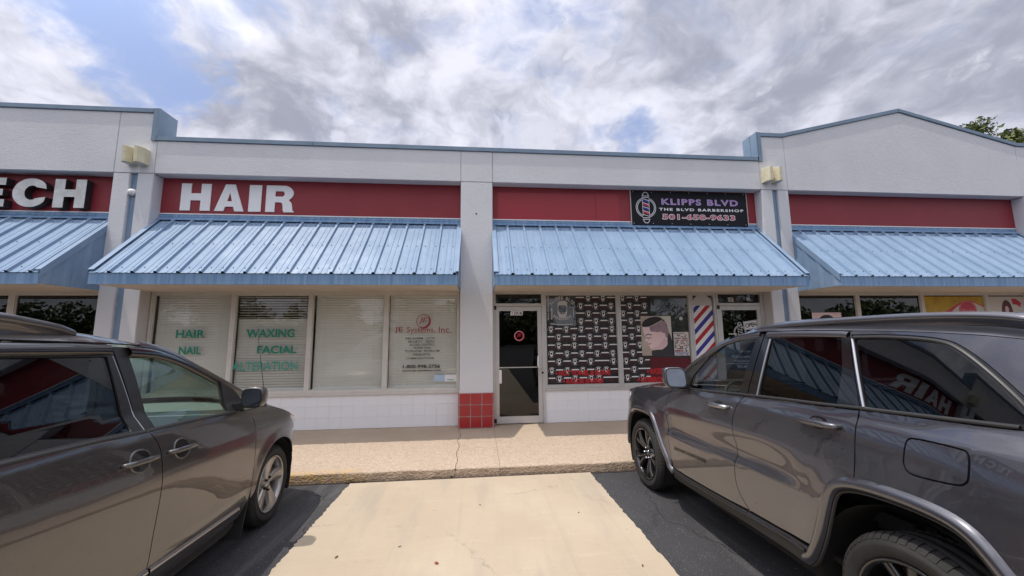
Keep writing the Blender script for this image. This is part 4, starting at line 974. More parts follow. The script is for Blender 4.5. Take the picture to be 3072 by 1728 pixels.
# ------------------------------------------------------------------ small debris and weeds
mat('leaf_brown', (.075, .045, .03), .8, var=(.12, .06, .035), vscale=20); mat('leaf_red', (.22, .05, .03), .7); mat('weed_green', (.07, .10, .03), .6, var=(.16, .15, .05), vscale=30)
for x, y, s_, m_, lab in ((-1.047, -3.52, .016, 'leaf_brown', 'dark round leaf scrap at the lower left of the concrete strip'), (1.156, -3.87, .014, 'leaf_brown', 'dark leaf scrap at the lower right of the concrete strip'),
                          (-.607, -3.42, .015, 'leaf_brown', 'thin dark twig-like leaf scrap in the left half of the strip'), (-.295, -3.68, .019, 'leaf_red', 'reddish leaf scrap in the middle foreground of the strip'), (.02, -2.72, .012, 'leaf_red', 'tiny orange leaf scrap in the middle of the strip'),
                          (.93, -3.0, .010, 'leaf_brown', 'faded leaf scrap near the right edge of the strip')):
    mb = MB(); n = 10; a0 = random.uniform(0, 6); e = random.uniform(.3, .8)
    vs = [(0, 0, .006)]+[(s_*math.cos(a0)*math.cos(2*math.pi*i/n)-s_*e*math.sin(a0)*math.sin(2*math.pi*i/n), s_*math.sin(a0)*math.cos(2*math.pi*i/n)+s_*e*math.cos(a0)*math.sin(2*math.pi*i/n), .002+.004*random.random()) for i in range(n)]
    mb.add(vs, [(0, 1+i, 1+(i+1) % n) for i in range(n)])
    tag(obj('dry_leaf', mb, m_, None, (x, y, gz(y)+.0145)), lab, 'leaf', 'leaf scraps on the concrete strip')
def weed(x, y, n, h, label, spread=.05):
    mb = MB()
    for i in range(n):
        a = random.uniform(0, 6.28); l = h*random.uniform(.4, 1); bx, by = x+random.gauss(0, spread), y+random.uniform(-.018, .008); w = random.uniform(.003, .008); lean = random.uniform(.2, 1.0)
        dx, dy = math.cos(a), -abs(math.sin(a))*.6; px_, py_ = -dy, dx; P = []
        for u in (0, .4, .75, 1.):
            r_ = l*lean*u*u; zz_ = l*u*(1-.3*lean*u); ww = w*(1-u)**.6 if u < 1 else 0
            P += [(bx+dx*r_-px_*ww-x, by+dy*r_-py_*ww-y, zz_), (bx+dx*r_+px_*ww-x, by+dy*r_+py_*ww-y, zz_)]
        mb.add(P, [(0, 1, 3, 2), (2, 3, 5, 4), (4, 5, 7, 6)])
    o = obj('weed', mb, 'weed_green', None, (x, y, gz(y)+.006)); tag(o, label, 'weed')
weed(-1.43, KY-.03, 46, .075, 'clump of pale green weeds at the left end of the kerb gap', .07)
weed(-.32, KY-.015, 9, .05, 'small weed growing at the cracked kerb joint', .012); weed(.62, KY-.015, 10, .055, 'small weed at the foot of the kerb right of the crack', .02); weed(-.42, KY-.02, 6, .03, 'tiny weed just left of the cracked kerb joint', .015)
# ------------------------------------------------------------------ vehicles
def f_paint(nt, b):
    fl = nt.noise(nt.c, 900, 1, .5)
    setcol(nt, b, nt.mix(nt.mapr(fl, .35, .65), PAINT[0], PAINT[1]))
    nt.l.new(nt.mapr(nt.noise(nt.c, 2.5, 4, .6), .3, .7, .27, .36), b.inputs['Roughness'])
    bn = nt.node('ShaderNodeBump'); bn.inputs['Strength'].default_value = 1; bn.inputs['Distance'].default_value = .0009
    nt.l.new(nt.noise(nt.c, 5, 2, .5), bn.inputs['Height']); nt.l.new(bn.outputs[0], b.inputs['Coat Normal'])
PAINT = ((.050, .050, .061), (.090, .090, .108)); mat('paint_jeep', rough=.36, metal=.7, coat=1.0, coat_ior=1.75, fn=f_paint)
PAINT = ((.060, .055, .055), (.105, .098, .098)); mat('paint_van', rough=.36, metal=.7, coat=1.0, coat_ior=1.62, fn=f_paint)
mat('black_gloss', (.010, .010, .011), .12, coat=.6); mat('black_trim', (.016, .016, .017), .42); mat('black_plastic', (.022, .022, .023), .55, bump=.0006, bscale=300)
mat('chrome', (.62, .62, .64), .16, metal=1.); mat('satin_chrome', (.42, .42, .44), .28, metal=1.)
mat('cup_dark', (.03, .029, .03), .25, metal=.6, coat=1.0); mat('underbody', (.010, .010, .010), .9)  # cup_dark: body paint darkened for the reflection in the handle hollows
def f_tyre(nt, b):
    setcol(nt, b, nt.mix(nt.mapr(nt.noise(nt.c, 7, 6, .65), .3, .7), (.012, .012, .012), (.026, .025, .024))); bumpfrom(nt, b, nt.noise(nt.c, 160, 3, .6), .0006)
mat('tyre_rubber', rough=.78, fn=f_tyre)
mat('rim_black', (.018, .018, .02), .22, metal=.5, coat=.8); mat('rim_dark', (.006, .006, .006), .8); mat('rim_silver', (.46, .45, .44), .33, metal=.85, var=(.38, .36, .34), vscale=9); mat('brake_steel', (.20, .18, .16), .5, metal=.8)
mat('seat_dark', (.022, .022, .024), .8); mat('dash_grey', (.20, .21, .20), .7); mat('trim_grey', (.24, .25, .24), .75); mat('headliner', (.30, .30, .29), .9)
mat('mirror_glass', (.20, .22, .25), .03, metal=1.); mat('amber', (.55, .13, .03), .25, coat=.6); mat('lamp_clear', (.55, .57, .60), .08, coat=1.); mat('lamp_red', (.25, .01, .01), .15, coat=1.)
def sst(a, b, x):
    u = np.clip((np.asarray(x, float)-a)/(b-a), 0, 1); return u*u*(3-2*u)
def in_poly(P, L):
    P = np.asarray(P, float); L = np.asarray(L, float); r = np.zeros(len(P), bool)
    for (x0, y0), (x1, y1) in zip(L, np.roll(L, -1, 0)):
        c = ((y0 > P[:, 1]) != (y1 > P[:, 1]))
        if y1 != y0: r ^= c & (P[:, 0] < (x1-x0)*(P[:, 1]-y0)/(y1-y0)+x0)
    return r
def resample(L, st, closed=True):
    out = []; L = [np.array(p, float) for p in L]; N = len(L)
    for i in range(N if closed else N-1):
        a, b = L[i], L[(i+1) % N]; k = max(1, int(math.ceil(np.hypot(*(b-a))/st)))
        out += [a+(b-a)*j/k for j in range(k)]
    if not closed: out.append(L[-1])
    return out
def signed(L): L = np.asarray(L); x, y = L[:, 0], L[:, 1]; return .5*np.sum(x*np.roll(y, -1)-np.roll(x, -1)*y)
def inset(L, d):
    L = [np.array(p, float) for p in L]; N = len(L); s = 1 if signed(L) > 0 else -1; out = []
    for i in range(N):
        a, p, b = L[i-1], L[i], L[(i+1) % N]; e0 = p-a; e1 = b-p; e0 /= np.hypot(*e0)+1e-9; e1 /= np.hypot(*e1)+1e-9
        n0 = np.array([-e0[1], e0[0]])*s; n1 = np.array([-e1[1], e1[0]])*s; m = n0+n1; q = m@m
        out.append(p+m*(2*d/max(q, .6)))
    return out
class Car:
    def __init__(s, root, Wf, vis): s.root = root; s.W = Wf; s.vis = vis
    def nrm(s, a, z, sd):
        e = .004; ds = (s.W(a+e, z)-s.W(a-e, z))/(2*e); dz = (s.W(a, z+e)-s.W(a, z-e))/(2*e)
        n = np.stack([-ds, np.ones_like(ds)*1., -dz], -1); n /= np.linalg.norm(n, axis=-1, keepdims=True); n[:, 1] *= sd; return n
    def panel(s, name, outer, m, sd, holes=(), off=0., gap=.003, lip=.016, step=.05, parent=None, grid=True):
        lo = resample(inset(outer, gap), step*.6); hs = [resample(inset(h, -gap), step*.6) for h in holes]
        B = np.array(lo+sum(hs, [])); pts = []
        if grid:
            x0, z0 = B.min(0); x1, z1 = B.max(0); gx = np.arange(x0+step*.37, x1, step); gzz = np.arange(z0+step*.41, z1, step*.7)
            G = np.array([(x, z) for x in gx for z in gzz])
            if len(G):
                k = in_poly(G, lo)
                for h in hs: k &= ~in_poly(G, h)
                G = G[k]
                if len(G): dd = np.min(np.hypot(G[:, None, 0]-B[None, :, 0], G[:, None, 1]-B[None, :, 1]), 1); pts = [tuple(p) for p in G[dd > step*.35]]
        V = [Vector((float(p[0]), float(p[1]))) for p in list(B)+pts]; E = []; o = 0
        for L in [lo]+hs: n = len(L); E += [(o+i, o+(i+1) % n) for i in range(n)]; o += n
        vc, _, fc, _, _, _ = geometry.delaunay_2d_cdt(V, E, [], 0, 1e-6)
        P = np.array([(v.x, v.y) for v in vc]); C_ = np.array([P[list(f)].mean(0) for f in fc]); k = in_poly(C_, lo)
        for h in hs: k &= ~in_poly(C_, h)
        fs = []
        for f, ok in zip(fc, k):
            if ok:
                a = signed(P[list(f)]); fs.append(tuple(f) if (a > 0) == (sd < 0) else tuple(f)[::-1])
        w = s.W(P[:, 0], P[:, 1])+off; vs = [(float(a), float(sd*y), float(z)) for (a, z), y in zip(P, w)]; N = [tuple(n) for n in s.nrm(P[:, 0], P[:, 1], sd)]
        if lip:
            for hi_, L in enumerate([lo]+hs):
                L = np.array(L); n = len(L); b0 = len(vs); w = s.W(L[:, 0], L[:, 1])+off
                d_ = np.roll(L, -1, 0)-np.roll(L, 1, 0); d_ /= np.linalg.norm(d_, axis=1, keepdims=True)+1e-9; sg_ = (1 if signed(L) > 0 else -1)*(1 if hi_ == 0 else -1)
                on = np.stack([d_[:, 1]*sg_, np.zeros(n), -d_[:, 0]*sg_], -1)
                for q in (0., -lip*.25, -lip):
                    for i in range(n):
                        sh = 0 if q == 0 else (.0015 if hi_ == 0 else .0015)
                        vs.append((float(L[i, 0]+on[i, 0]*0), float(sd*(w[i]+q)), float(L[i, 1]))); N.append(tuple(on[i]))
                for r in range(2):
                    for i in range(n):
                        j = (i+1) % n; f = (b0+r*n+i, b0+r*n+j, b0+(r+1)*n+j, b0+(r+1)*n+i)
                        cw = (sg_ > 0) == (sd > 0); fs.append(f if cw else f[::-1])
        me = bpy.data.meshes.new(name); me.from_pydata(vs, [], fs); me.materials.append(M[m]); me.polygons.foreach_set('use_smooth', [True]*len(fs))
        me.normals_split_custom_set_from_vertices(N); me.update()
        return link(name, me, parent or s.root)
    def ribbon(s, name, pts, width, m, sd, off=.0, h=.006, parent=None, smooth=True, n=5, st=.04, closed=False, flat=False):
        L = np.array(resample(pts, st, closed)); N = len(L)
        if closed: d_ = np.roll(L, -1, 0)-np.roll(L, 1, 0)
        else: d_ = np.gradient(L, axis=0)
        d_ /= np.linalg.norm(d_, axis=1, keepdims=True)+1e-9; nn = np.stack([-d_[:, 1], d_[:, 0]], -1); vs = []; fs = []
        wd = width if hasattr(width, '__len__') else [width]*N
        for i in range(N):
            for k in range(n):
                u = -1+2*k/(n-1); p = L[i]+nn[i]*u*wd[i]/2; hh = h*(1-abs(u)**3) if not flat else (h if abs(u) < .99 else 0)
                vs.append((float(p[0]), float(sd*(s.W(p[0], p[1])+off+hh)), float(p[1])))
        for i in range(N if closed else N-1):
            j = (i+1) % N
            for k in range(n-1): f = (i*n+k, j*n+k, j*n+k+1, i*n+k+1); fs.append(f if sd < 0 else f[::-1])
        me = bpy.data.meshes.new(name); me.from_pydata(vs, [], fs); me.materials.append(M[m]); me.polygons.foreach_set('use_smooth', [smooth]*len(fs)); me.update()
        return link(name, me, parent or s.root)
def grid_mesh(name, fn, nu, nv, m, parent, flip=False):
    vs = []; fs = []
    for i in range(nu+1):
        for j in range(nv+1): vs.append(tuple(float(q) for q in fn(i/nu, j/nv)))
    for i in range(nu):
        for j in range(nv): a = i*(nv+1)+j; f = (a, a+1, a+nv+2, a+nv+1); fs.append(f[::-1] if flip else f)
    return obj(name, MB().add(vs, fs, smooth=True), m, parent)
def lerp_curve(C, u):
    C = np.array(C, float); d_ = np.r_[0, np.cumsum(np.hypot(*np.diff(C, axis=0).T))]; d_ /= d_[-1]
    return np.interp(u, d_, C[:, 0]), np.interp(u, d_, C[:, 1])
def make_wheel(kind, R_, width):
    """returns (tyre mesh, rim mesh, hub mesh) ; axis along +y, outer face at +y"""
    rr = .262 if kind == 'jeep' else .236
    hw = width/2; mb = MB()
    prof = [(rr-.012, -hw+.03), (rr+.004, -hw+.006), ((rr+R_)/2, -hw-.006), (R_-.028, -hw+.004), (R_-.010, -hw+.022), (R_-.002, -hw+.045), (R_, -.062), (R_-.009, -.060), (R_-.009, -.052), (R_, -.050), (R_, -.012), (R_-.009, -.010), (R_-.009, .010), (R_, .012), (R_, .050), (R_-.009, .052), (R_-.009, .060), (R_, .062), (R_-.002, hw-.045), (R_-.010, hw-.022), (R_-.028, hw-.004), (R_-.034, hw-.0015), ((rr+R_)/2+.012, hw+.006), ((rr+R_)/2, hw+.0065), (rr+.012, hw-.002), (rr+.004, hw-.008), (rr-.012, hw-.03)]
    mb.lathe(prof, 72, 'y')
    # tread blocks on the shoulders
    nb = 58
    for sgn in (1, -1):
        for i in range(nb):
            a0 = 2*math.pi*(i+.12)/nb; a1 = 2*math.pi*(i+.80)/nb; q0 = []; q1 = []
            for (r, y) in ((R_-.001, sgn*.066), (R_+.0045, sgn*.066), (R_+.004, sgn*(hw-.045)), (R_-.006, sgn*(hw-.020)), (R_-.024, sgn*(hw-.0035)), (R_-.03, sgn*(hw-.012))):
                q0.append((r*math.cos(a0), y, r*math.sin(a0))); q1.append((r*math.cos(a1+.012*0), y, r*math.sin(a1)))
            if sgn > 0: mb.hexa(q1, q0)
            else: mb.hexa(q0, q1)
    tyre = mb.mesh('tyre', 'tyre_rubber')
    mb = MB()
    mb.lathe([(rr-.006, hw-.016), (rr+.002, hw-.004), (rr-.004, hw+.001), (rr-.014, hw-.004), (rr-.022, hw-.03), (rr-.030, .02), (rr-.030, -hw+.02)], 64, 'y', mi=0)
    mb.lathe([(0, -.03), (rr-.031, -.03)], 40, 'y', mi=1)
    mb.lathe([(0, .005), (.135, .005), (.14, -.012)], 40, 'y', mi=2)
    def spoke(a, r0, r1, w0, w1, y0, y1, th=.03, skew=0., crown=.010):
        secs = []
        for k in range(6):
            u = k/5; r = r0+(r1-r0)*u; w = w0+(w1-w0)*(u**1.6); y = y0+(y1-y0)*u+.010*math.sin(math.pi*u)*(1 if kind == 'jeep' else -.6); an = a+skew*u*u
            cx, cz = r*math.cos(an), r*math.sin(an); tx, tz = -math.sin(an), math.cos(an)
            secs.append([(cx+tx*o*w, y+dy, cz+tz*o*w) for o, dy in ((-.5, -th), (-.5, -.006), (-.34, crown*.8), (0, crown), (.34, crown*.8), (.5, -.006), (.5, -th))])
        n = 7; vs = sum(secs, []); fs = []
        for i in range(5):
            for k in range(n-1): fs.append((i*n+k, (i+1)*n+k, (i+1)*n+k+1, i*n+k+1))
        mb.add(vs, fs, 0, True)
    if kind == 'jeep':
        for i in range(5):
            a = 2*math.pi*i/5+.32
            for dlt in (-1, 1): spoke(a+dlt*.115, .055, rr-.018, .036, .050, hw-.05, hw-.018, .035, dlt*.12, .006)
        mb.lathe([(0, hw-.040), (.030, hw-.040), (.036, hw-.046), (.075, hw-.052), (.082, hw-.09)], 32, 'y')
    else:
        for i in range(5):
            a = 2*math.pi*i/5+.50
            spoke(a, .04, rr-.016, .070, .125, hw-.042, hw-.012, .045, .16, .008)
        mb.lathe([(0, hw-.026), (.030, hw-.027), (.036, hw-.035), (.062, hw-.045), (.075, hw-.075)], 32, 'y')
    rim = mb.mesh('rim', ['rim_black' if kind == 'jeep' else 'rim_silver', 'rim_dark', 'brake_steel'])
    mb = MB()
    for i in range(5):
        a = 2*math.pi*(i+.5)/5+.32; mb.lathe([(0, hw-.018), (.008, hw-.020), (.011, hw-.028), (.012, hw-.06)], 8, 'y', (.056*math.cos(a), 0, .056*math.sin(a)))
    nut = mb.mesh('wheel_nut', 'chrome' if kind == 'jeep' else 'rim_dark')
    return tyre, rim, nut
def add_wheels(car, kind, R_, width, s_r, track, steer=0.):
    ty, ri, nu = make_wheel(kind, R_, width)
    for s0, st in ((0., steer), (s_r, 0.)):
        for sd in (1, -1):
            w = bpy.data.objects.new('wheel', None); COL.objects.link(w); w.parent = car.root; w.location = (s0, sd*(track-width/2), R_)
            w.rotation_euler = (0, random.uniform(0, 1.2), (0 if sd > 0 else math.pi)+st)
            link('tyre', ty, w); link('rim', ri, w); tag(link('wheel_nut', nu, w), kind='stuff')
def liner(car, s0, z0, r, y0, y1, a0=-25, a1=205):
    for sd in (1, -1):
        mb = MB(); A = arc(s0, z0, r, r, a0, a1, 24); n = len(A)
        vs = [(x, sd*y0, z) for x, z in A]+[(x, sd*y1, z) for x, z in A]; mb.add(vs, [(i, i+1, n+i+1, n+i) for i in range(n-1)], smooth=True)
        mb.add([(x, sd*y0, z) for x, z in A]+[(s0, sd*y0, z0)], [(i, i+1, n) for i in range(n-1)])
        obj('wheel_liner', mb, 'underbody', car.root)
def seat(car, s0, y0, z0=.42, m='seat_dark', sc=1., recl=.25):
    st = bpy.data.objects.new('seat', None); COL.objects.link(st); st.parent = car.root; st.location = (s0, y0, z0)
    mb = MB(); mb.box(-.25*sc, .25*sc, -.25, .25, 0, .16); obj('cushion', mb, m, st, bevel=.05)
    mb = MB(); mb.box(-.08, .08, -.24, .24, 0, .60*sc); obj('backrest', mb, m, st, (.25*sc, 0, .10), (0, recl, 0), bevel=.05)
    mb = MB(); mb.box(-.05, .05, -.13, .13, .64*sc, .82*sc); mb.tube([(0, -.06, .55*sc), (0, -.06, .66*sc)], .008, 6); mb.tube([(0, .06, .55*sc), (0, .06, .66*sc)], .008, 6)
    obj('headrest', mb, m, st, (.25*sc, 0, .10), (0, recl, 0), bevel=.03)
def steering(car, s0, y0, z0, m='black_trim'):
    mb = MB(); c = 20; pts = [(0, .175*math.cos(2*math.pi*i/c), .175*math.sin(2*math.pi*i/c)) for i in range(c)]; mb.tube(pts, .014, 8, closed=True)
    mb.box(-.015, .015, -.16, .16, -.02, .025); mb.box(-.02, .03, -.06, .06, -.07, .06); mb.box(-.012, .012, -.02, .02, -.17, -.05)
    obj('steering_wheel', mb, m, car.root, (s0, y0, z0), (0, R(-24), 0))
def car_root(name, label, F, th, side):
    """local x = rearward, y = left-handed car axis, z = up; pitched with the lot's 2 % fall"""
    r = thing(name, label, 'car'); a = math.atan(.02)
    d_ = Vector((math.sin(th)*math.cos(a), -math.cos(th)*math.cos(a), math.sin(a))); n = Vector((math.cos(th), math.sin(th), 0)); u = d_.cross(n); u = u if u.z > 0 else -u; y = u.cross(d_)
    r.matrix_world = Matrix(((d_.x, y.x, u.x, F[0]), (d_.y, y.y, u.y, F[1]), (d_.z, y.z, u.z, gz(F[1])), (0, 0, 0, 1)))
    return r
def bezel(mb, c, pts): pass
# ================================================================== grey suv on the right
def Wj(s, z):
    s = np.asarray(s, float); z = np.asarray(z, float)
    b = 1.0+.02*s
    w = .897-.030*np.clip((z-.80)/(b-.80), 0, 1.6)**2
    up = np.maximum(0, z-(b+.10)); w = w-.245*up-.11*up**2
    w = w-.05*np.clip((.42-z)/.2, 0, 1)**2
    w = w-.34*np.clip((-.22-s)/.62, 0, 1.4)**2.2-.10*np.clip((s-2.7)/.9, 0, 1)**2
    m = sst(.52, .66, s)*(1-sst(2.02, 2.17, s))          # door crease : a shelf that catches the sky
    zc = .705+.028*s; zc = np.where(s > 1.7, zc+.0*s, zc)
    sh = .030*(1-sst(1.75, 2.16, s)*.8)
    w = w+m*(-sh*sst(zc-.030, zc+.026, z)*(1-sst(zc+.05, .98, z)))
    for c0 in (0., 2.63):                                 # soft swelling towards the arches
        rr_ = np.hypot(s-c0, (z-.36)); w = w+.012*(1-sst(.50, .66, rr_))
    return w
jr = car_root('parked_suv', 'dark grey SUV with black wheels and mirrored HAIR letters in its rear glass', (2.71, -2.461), 0., -1)
J_ = Car(jr, Wj, -1)
belt = [(.62, 1.128), (.81, 1.140), (1.186, 1.157), (1.554, 1.180), (1.932, 1.200), (2.226, 1.212), (2.424, 1.224), (2.711, 1.238), (2.995, 1.250)]
fgap = [(.62, 1.128), (.575, 1.04), (.560, .95), (.572, .86), (.592, .73), (.602, .63), (.612, .56), (.632, .49), (.66, .425)]
bgap = [(1.602, 1.183), (1.560, 1.122), (1.540, 1.054), (1.535, 1.0), (1.540, .92), (1.550, .85), (1.555, .75), (1.548, .68), (1.545, .61), (1.567, .542), (1.612, .492), (1.67, .447)]
rgap = [(2.424, 1.224), (2.430, 1.15), (2.440, 1.01), (2.440, .885)]
ffl = [(.66, .36), (.60, .40), (.555, .478), (.483, .565), (.395, .69), (.315, .79), (.22, .835), (0, .838), (-.17, .815), (-.29, .73), (-.40, .56), (-.47, .36)]
rfl = [(2.10, .38), (2.15, .43), (2.213, .56), (2.262, .70), (2.299, .796), (2.345, .850), (2.442, .885), (2.60, .900), (2.76, .896), (2.86, .868), (2.93, .80), (3.02, .66), (3.10, .50), (3.15, .38)]
def cs(p, n=5): return catmull(p, n)
ffl_s, rfl_s = cs(ffl), cs(rfl)
sill = [(.66, .415), (.85, .413), (1.215, .423), (1.464, .435), (1.67, .447), (1.938, .458), (2.12, .462)]
seam = [(.52, 1.165), (.747, 1.314), (.945, 1.428), (1.174, 1.540), (1.303, 1.590), (1.517, 1.630), (1.673, 1.640), (1.921, 1.638), (2.153, 1.633), (2.31, 1.626), (2.6, 1.612), (2.9, 1.585), (3.10, 1.545), (3.26, 1.47)]
seam_s = cs(seam, 6)
fg = [(.884, 1.158), (.905, 1.265), (1.095, 1.440), (1.265, 1.538), (1.440, 1.574), (1.606, 1.580), (1.528, 1.195), (1.035, 1.163)]
rg = [(1.762, 1.583), (1.735, 1.206), (2.295, 1.236), (2.300, 1.42), (2.267, 1.586), (2.00, 1.588)]
qg = cs([(2.350, 1.578), (2.50, 1.576), (2.645, 1.567), (2.735, 1.552), (2.788, 1.525), (2.855, 1.468), (2.935, 1.390), (2.99, 1.315), (3.002, 1.28), (2.965, 1.268), (2.709, 1.256), (2.455, 1.244)], 4)
qt = cs([(2.334, 1.60), (2.50, 1.597), (2.65, 1.587), (2.752, 1.570), (2.810, 1.543), (2.885, 1.483), (2.965, 1.40), (3.025, 1.325), (3.035, 1.272), (2.985, 1.250), (2.711, 1.238), (2.437, 1.226)], 4)
hoodz = [(-.56, .97), (-.42, 1.005), (-.2, 1.045), (.1, 1.082), (.4, 1.112), (.62, 1.128)]
for sd in (1, -1):
    v = sd == -1
    J_.panel('front_fender', hoodz[::-1]+[(-.56, .55), (-.455, .40)]+ffl_s[::-1][3:-2]+fgap[::-1][1:], 'paint_jeep', sd)
    J_.panel('front_door', belt[:4]+[bgap[0]]+cs(bgap, 3)[1:]+sill[:5][::-1]+cs(fgap, 3)[::-1][1:-1], 'paint_jeep', sd, step=.04)
    J_.panel('rear_door', [bgap[0]]+belt[4:7]+rgap[1:]+[p for p in rfl_s[::-1] if p[0] < 2.442 and p[1] > .462][1:]+sill[::-1][1:3]+cs(bgap, 3)[::-1][:-1], 'paint_jeep', sd, step=.04)
    fuel = cs([(2.653, 1.10), (2.662, 1.140), (2.70, 1.152), (2.83, 1.150), (2.868, 1.135), (2.872, 1.06), (2.862, 1.030), (2.83, 1.015), (2.71, 1.006), (2.668, 1.014), (2.652, 1.045)], 4)
    top_q = [p for p in seam_s if 2.325 < p[0] < 3.25]
    J_.panel('quarter_panel', rgap[::-1]+[(2.428, 1.232), (2.322, 1.595), (2.320, 1.622)]+top_q+[(3.33, 1.38), (3.41, 1.22), (3.46, 1.02), (3.47, .66), (3.06, .62)]+[p for p in rfl_s[::-1] if p[0] > 2.45 and p[1] > .62], 'paint_jeep', sd, holes=[qt]+([fuel] if v else []), step=.045)
    if v:
        J_.panel('fuel_door', fuel, 'paint_jeep', sd, gap=.004, off=.0005)
        J_.panel('fuel_pocket', inset(fuel, -.006), 'underbody', sd, off=-.014, lip=0)
    J_.panel('rear_bumper', [(3.06, .612), (3.47, .652), (3.49, .45), (3.40, .36), (3.17, .36), (3.115, .48)], 'paint_jeep', sd)
    J_.panel('front_bumper', [(-.56, .545), (-.60, .40), (-.55, .30), (-.48, .32), (-.458, .39)], 'black_plastic', sd, off=-.01)
    # door upper frames, dark glass surrounds
    J_.panel('front_door_frame', [(.655, 1.135), (.745, 1.292)]+[(a, z-.014) for a, z in seam_s if .76 < a < 1.67]+[(1.680, 1.624), (1.614, 1.186), (1.186, 1.160), (.81, 1.143)], 'black_gloss', sd, holes=[fg], off=-.006, lip=.03)
    J_.panel('rear_door_frame', [(1.617, 1.186), (1.684, 1.624)]+[(a, z-.015) for a, z in seam_s if 1.69 < a < 2.28]+[(2.310, 1.60), (2.320, 1.585), (2.424, 1.228), (1.932, 1.203)], 'black_gloss', sd, holes=[rg], off=-.006, lip=.03)
    J_.ribbon('roof_side_trim', [(a, z-.021) for a, z in seam_s if .85 < a < 1.67], .034, 'paint_jeep', sd, off=-.004, h=.008); J_.ribbon('roof_side_trim', [(a, z-.021) for a, z in seam_s if 1.69 < a < 2.28]+[(2.306, 1.602)], .034, 'paint_jeep', sd, off=-.004, h=.008)
    J_.panel('door_pane', fg, 'jeep_front_glass', sd, off=-.012, gap=-.004, lip=0); J_.panel('door_pane', rg, 'privacy_glass', sd, off=-.012, gap=-.004, lip=0)
    J_.panel('quarter_pane', qg, 'privacy_glass', sd, off=-.010, gap=-.004, lip=0)
    J_.panel('quarter_trim', qt, 'black_gloss', sd, holes=[qg], off=-.002, lip=.02, gap=.001)
    J_.ribbon('bright_strip', [(1.750, 1.585), (1.716, 1.202)], .012, 'satin_chrome', sd, off=-.004, h=.008); J_.ribbon('bright_strip', [(2.338, 1.580), (2.442, 1.243)], .012, 'satin_chrome', sd, off=-.002, h=.008)
    J_.ribbon('belt_trim', [(.86, 1.153), (1.186, 1.166), (1.554, 1.190), (1.932, 1.210), (2.226, 1.222), (2.424, 1.234), (2.711, 1.247), (2.99, 1.259)], .017, 'black_trim', sd, off=-.003, h=.010)
    J_.ribbon('window_trim', cs([(2.345, 1.588), (2.50, 1.587), (2.648, 1.577), (2.744, 1.561), (2.80, 1.534), (2.870, 1.476), (2.95, 1.394), (3.01, 1.32), (3.02, 1.275)], 4), .016, 'black_trim', sd, off=0, h=.009)
    # wheel arch mouldings, rocker
    for F_, nm in ((ffl_s, 'arch_moulding'), (rfl_s, 'arch_moulding')):
        J_.ribbon(nm, F_, .060, 'paint_jeep', sd, off=-.004, h=.024, st=.03, n=9)
        J_.ribbon('arch_lip', inset(F_+[(F_[-1][0], .2), (F_[0][0], .2)], .036)[:len(F_)], .016, 'black_plastic', sd, off=-.016, h=.012)
    J_.panel('rocker_moulding', [(.62, .40)]+[(a, z-.010) for a, z in sill]+[(2.15, .40), (2.10, .355), (1.663, .352), (1.197, .335), (.75, .318), (.66, .33)], 'black_plastic', sd, off=.006, lip=.05)
    J_.ribbon('rocker_strip', [(a, z-.03) for a, z in sill], .020, 'black_gloss', sd, off=.004, h=.014)
    # handles
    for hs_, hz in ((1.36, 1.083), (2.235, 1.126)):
        mb = MB(); y = float(Wj(hs_, hz)); L2 = .118
        mb.tube([(hs_-L2, sd*(y-.004), hz-.004), (hs_-L2+.012, sd*(y+.026), hz-.002), (hs_-.04, sd*(y+.036), hz), (hs_+.05, sd*(y+.036), hz+.002), (hs_+L2-.01, sd*(y+.028), hz+.004), (hs_+L2, sd*(y-.004), hz+.004)], [.012, .016, .018, .018, .016, .012], 10)
        h_ = obj('door_handle', mb, 'satin_chrome' if hs_ < 2 else 'paint_jeep', jr)
        J_.panel('handle_cup', cs([(hs_-.075, hz+.004), (hs_-.055, hz+.026), (hs_-.01, hz+.033), (hs_+.03, hz+.024), (hs_+.042, hz), (hs_+.025, hz-.024), (hs_-.02, hz-.032), (hs_-.06, hz-.022)], 4), 'black_gloss', sd, off=.0015, lip=0, gap=0)  # flat black patch; the hollow's dark reflection is put into its colour
    # side badge
    J_.panel('door_badge', [(.70, .582), (.702, .612), (1.19, .640), (1.19, .612)], 'black_gloss', sd, off=.004, lip=.006, gap=0, grid=False)
    bt = MB(); vs_, fs_ = text_polys('GRAND CHEROKEE', .02, spacing=1.15)
    P = [(.715+.46*(a if v else 1-a), .590+.018*b_+.028*(a if v else 1-a)) for a, b_ in vs_]; bt.add([(p, sd*(float(Wj(p, q))+.006), q) for p, q in P], fs_); obj('badge_text', bt, 'black_trim', jr)
    # mirror
    mb = MB(); y0 = float(Wj(.88, 1.15))-.02
    def sec(s_, k, ysh=0.):
        q_ = [(sd*(.935+ysh+.083*k*math.copysign(abs(math.cos(t_))**.45, math.cos(t_))), 1.252+.088*k*math.copysign(abs(math.sin(t_))**.5, math.sin(t_))) for t_ in np.linspace(0, 2*math.pi, 24, endpoint=False)]
        return [(s_-.36*(abs(y)-.935)-.20*(z-1.252), y, z) for y, z in q_]
    S0 = [sec(.895, .93), sec(.893, 1.0), sec(.86, 1.03), sec(.82, .95), sec(.79, .75), sec(.775, .40)]
    vs_ = sum(S0, []); fs_ = [(i*24+k, i*24+(k+1) % 24, (i+1)*24+(k+1) % 24, (i+1)*24+k) for i in range(5) for k in range(24)]+[tuple(5*24+k for k in range(24))]
    if sd > 0: fs_ = [f[::-1] for f in fs_]
    mb.add(vs_, fs_, 0, True)
    mr = obj('side_mirror', mb, 'paint_jeep', jr)
    mb = MB(); mb.add(sec(.898, .86), [tuple(range(24)) if sd < 0 else tuple(range(23, -1, -1))]); obj('mirror_glass', mb, 'mirror_glass', mr)
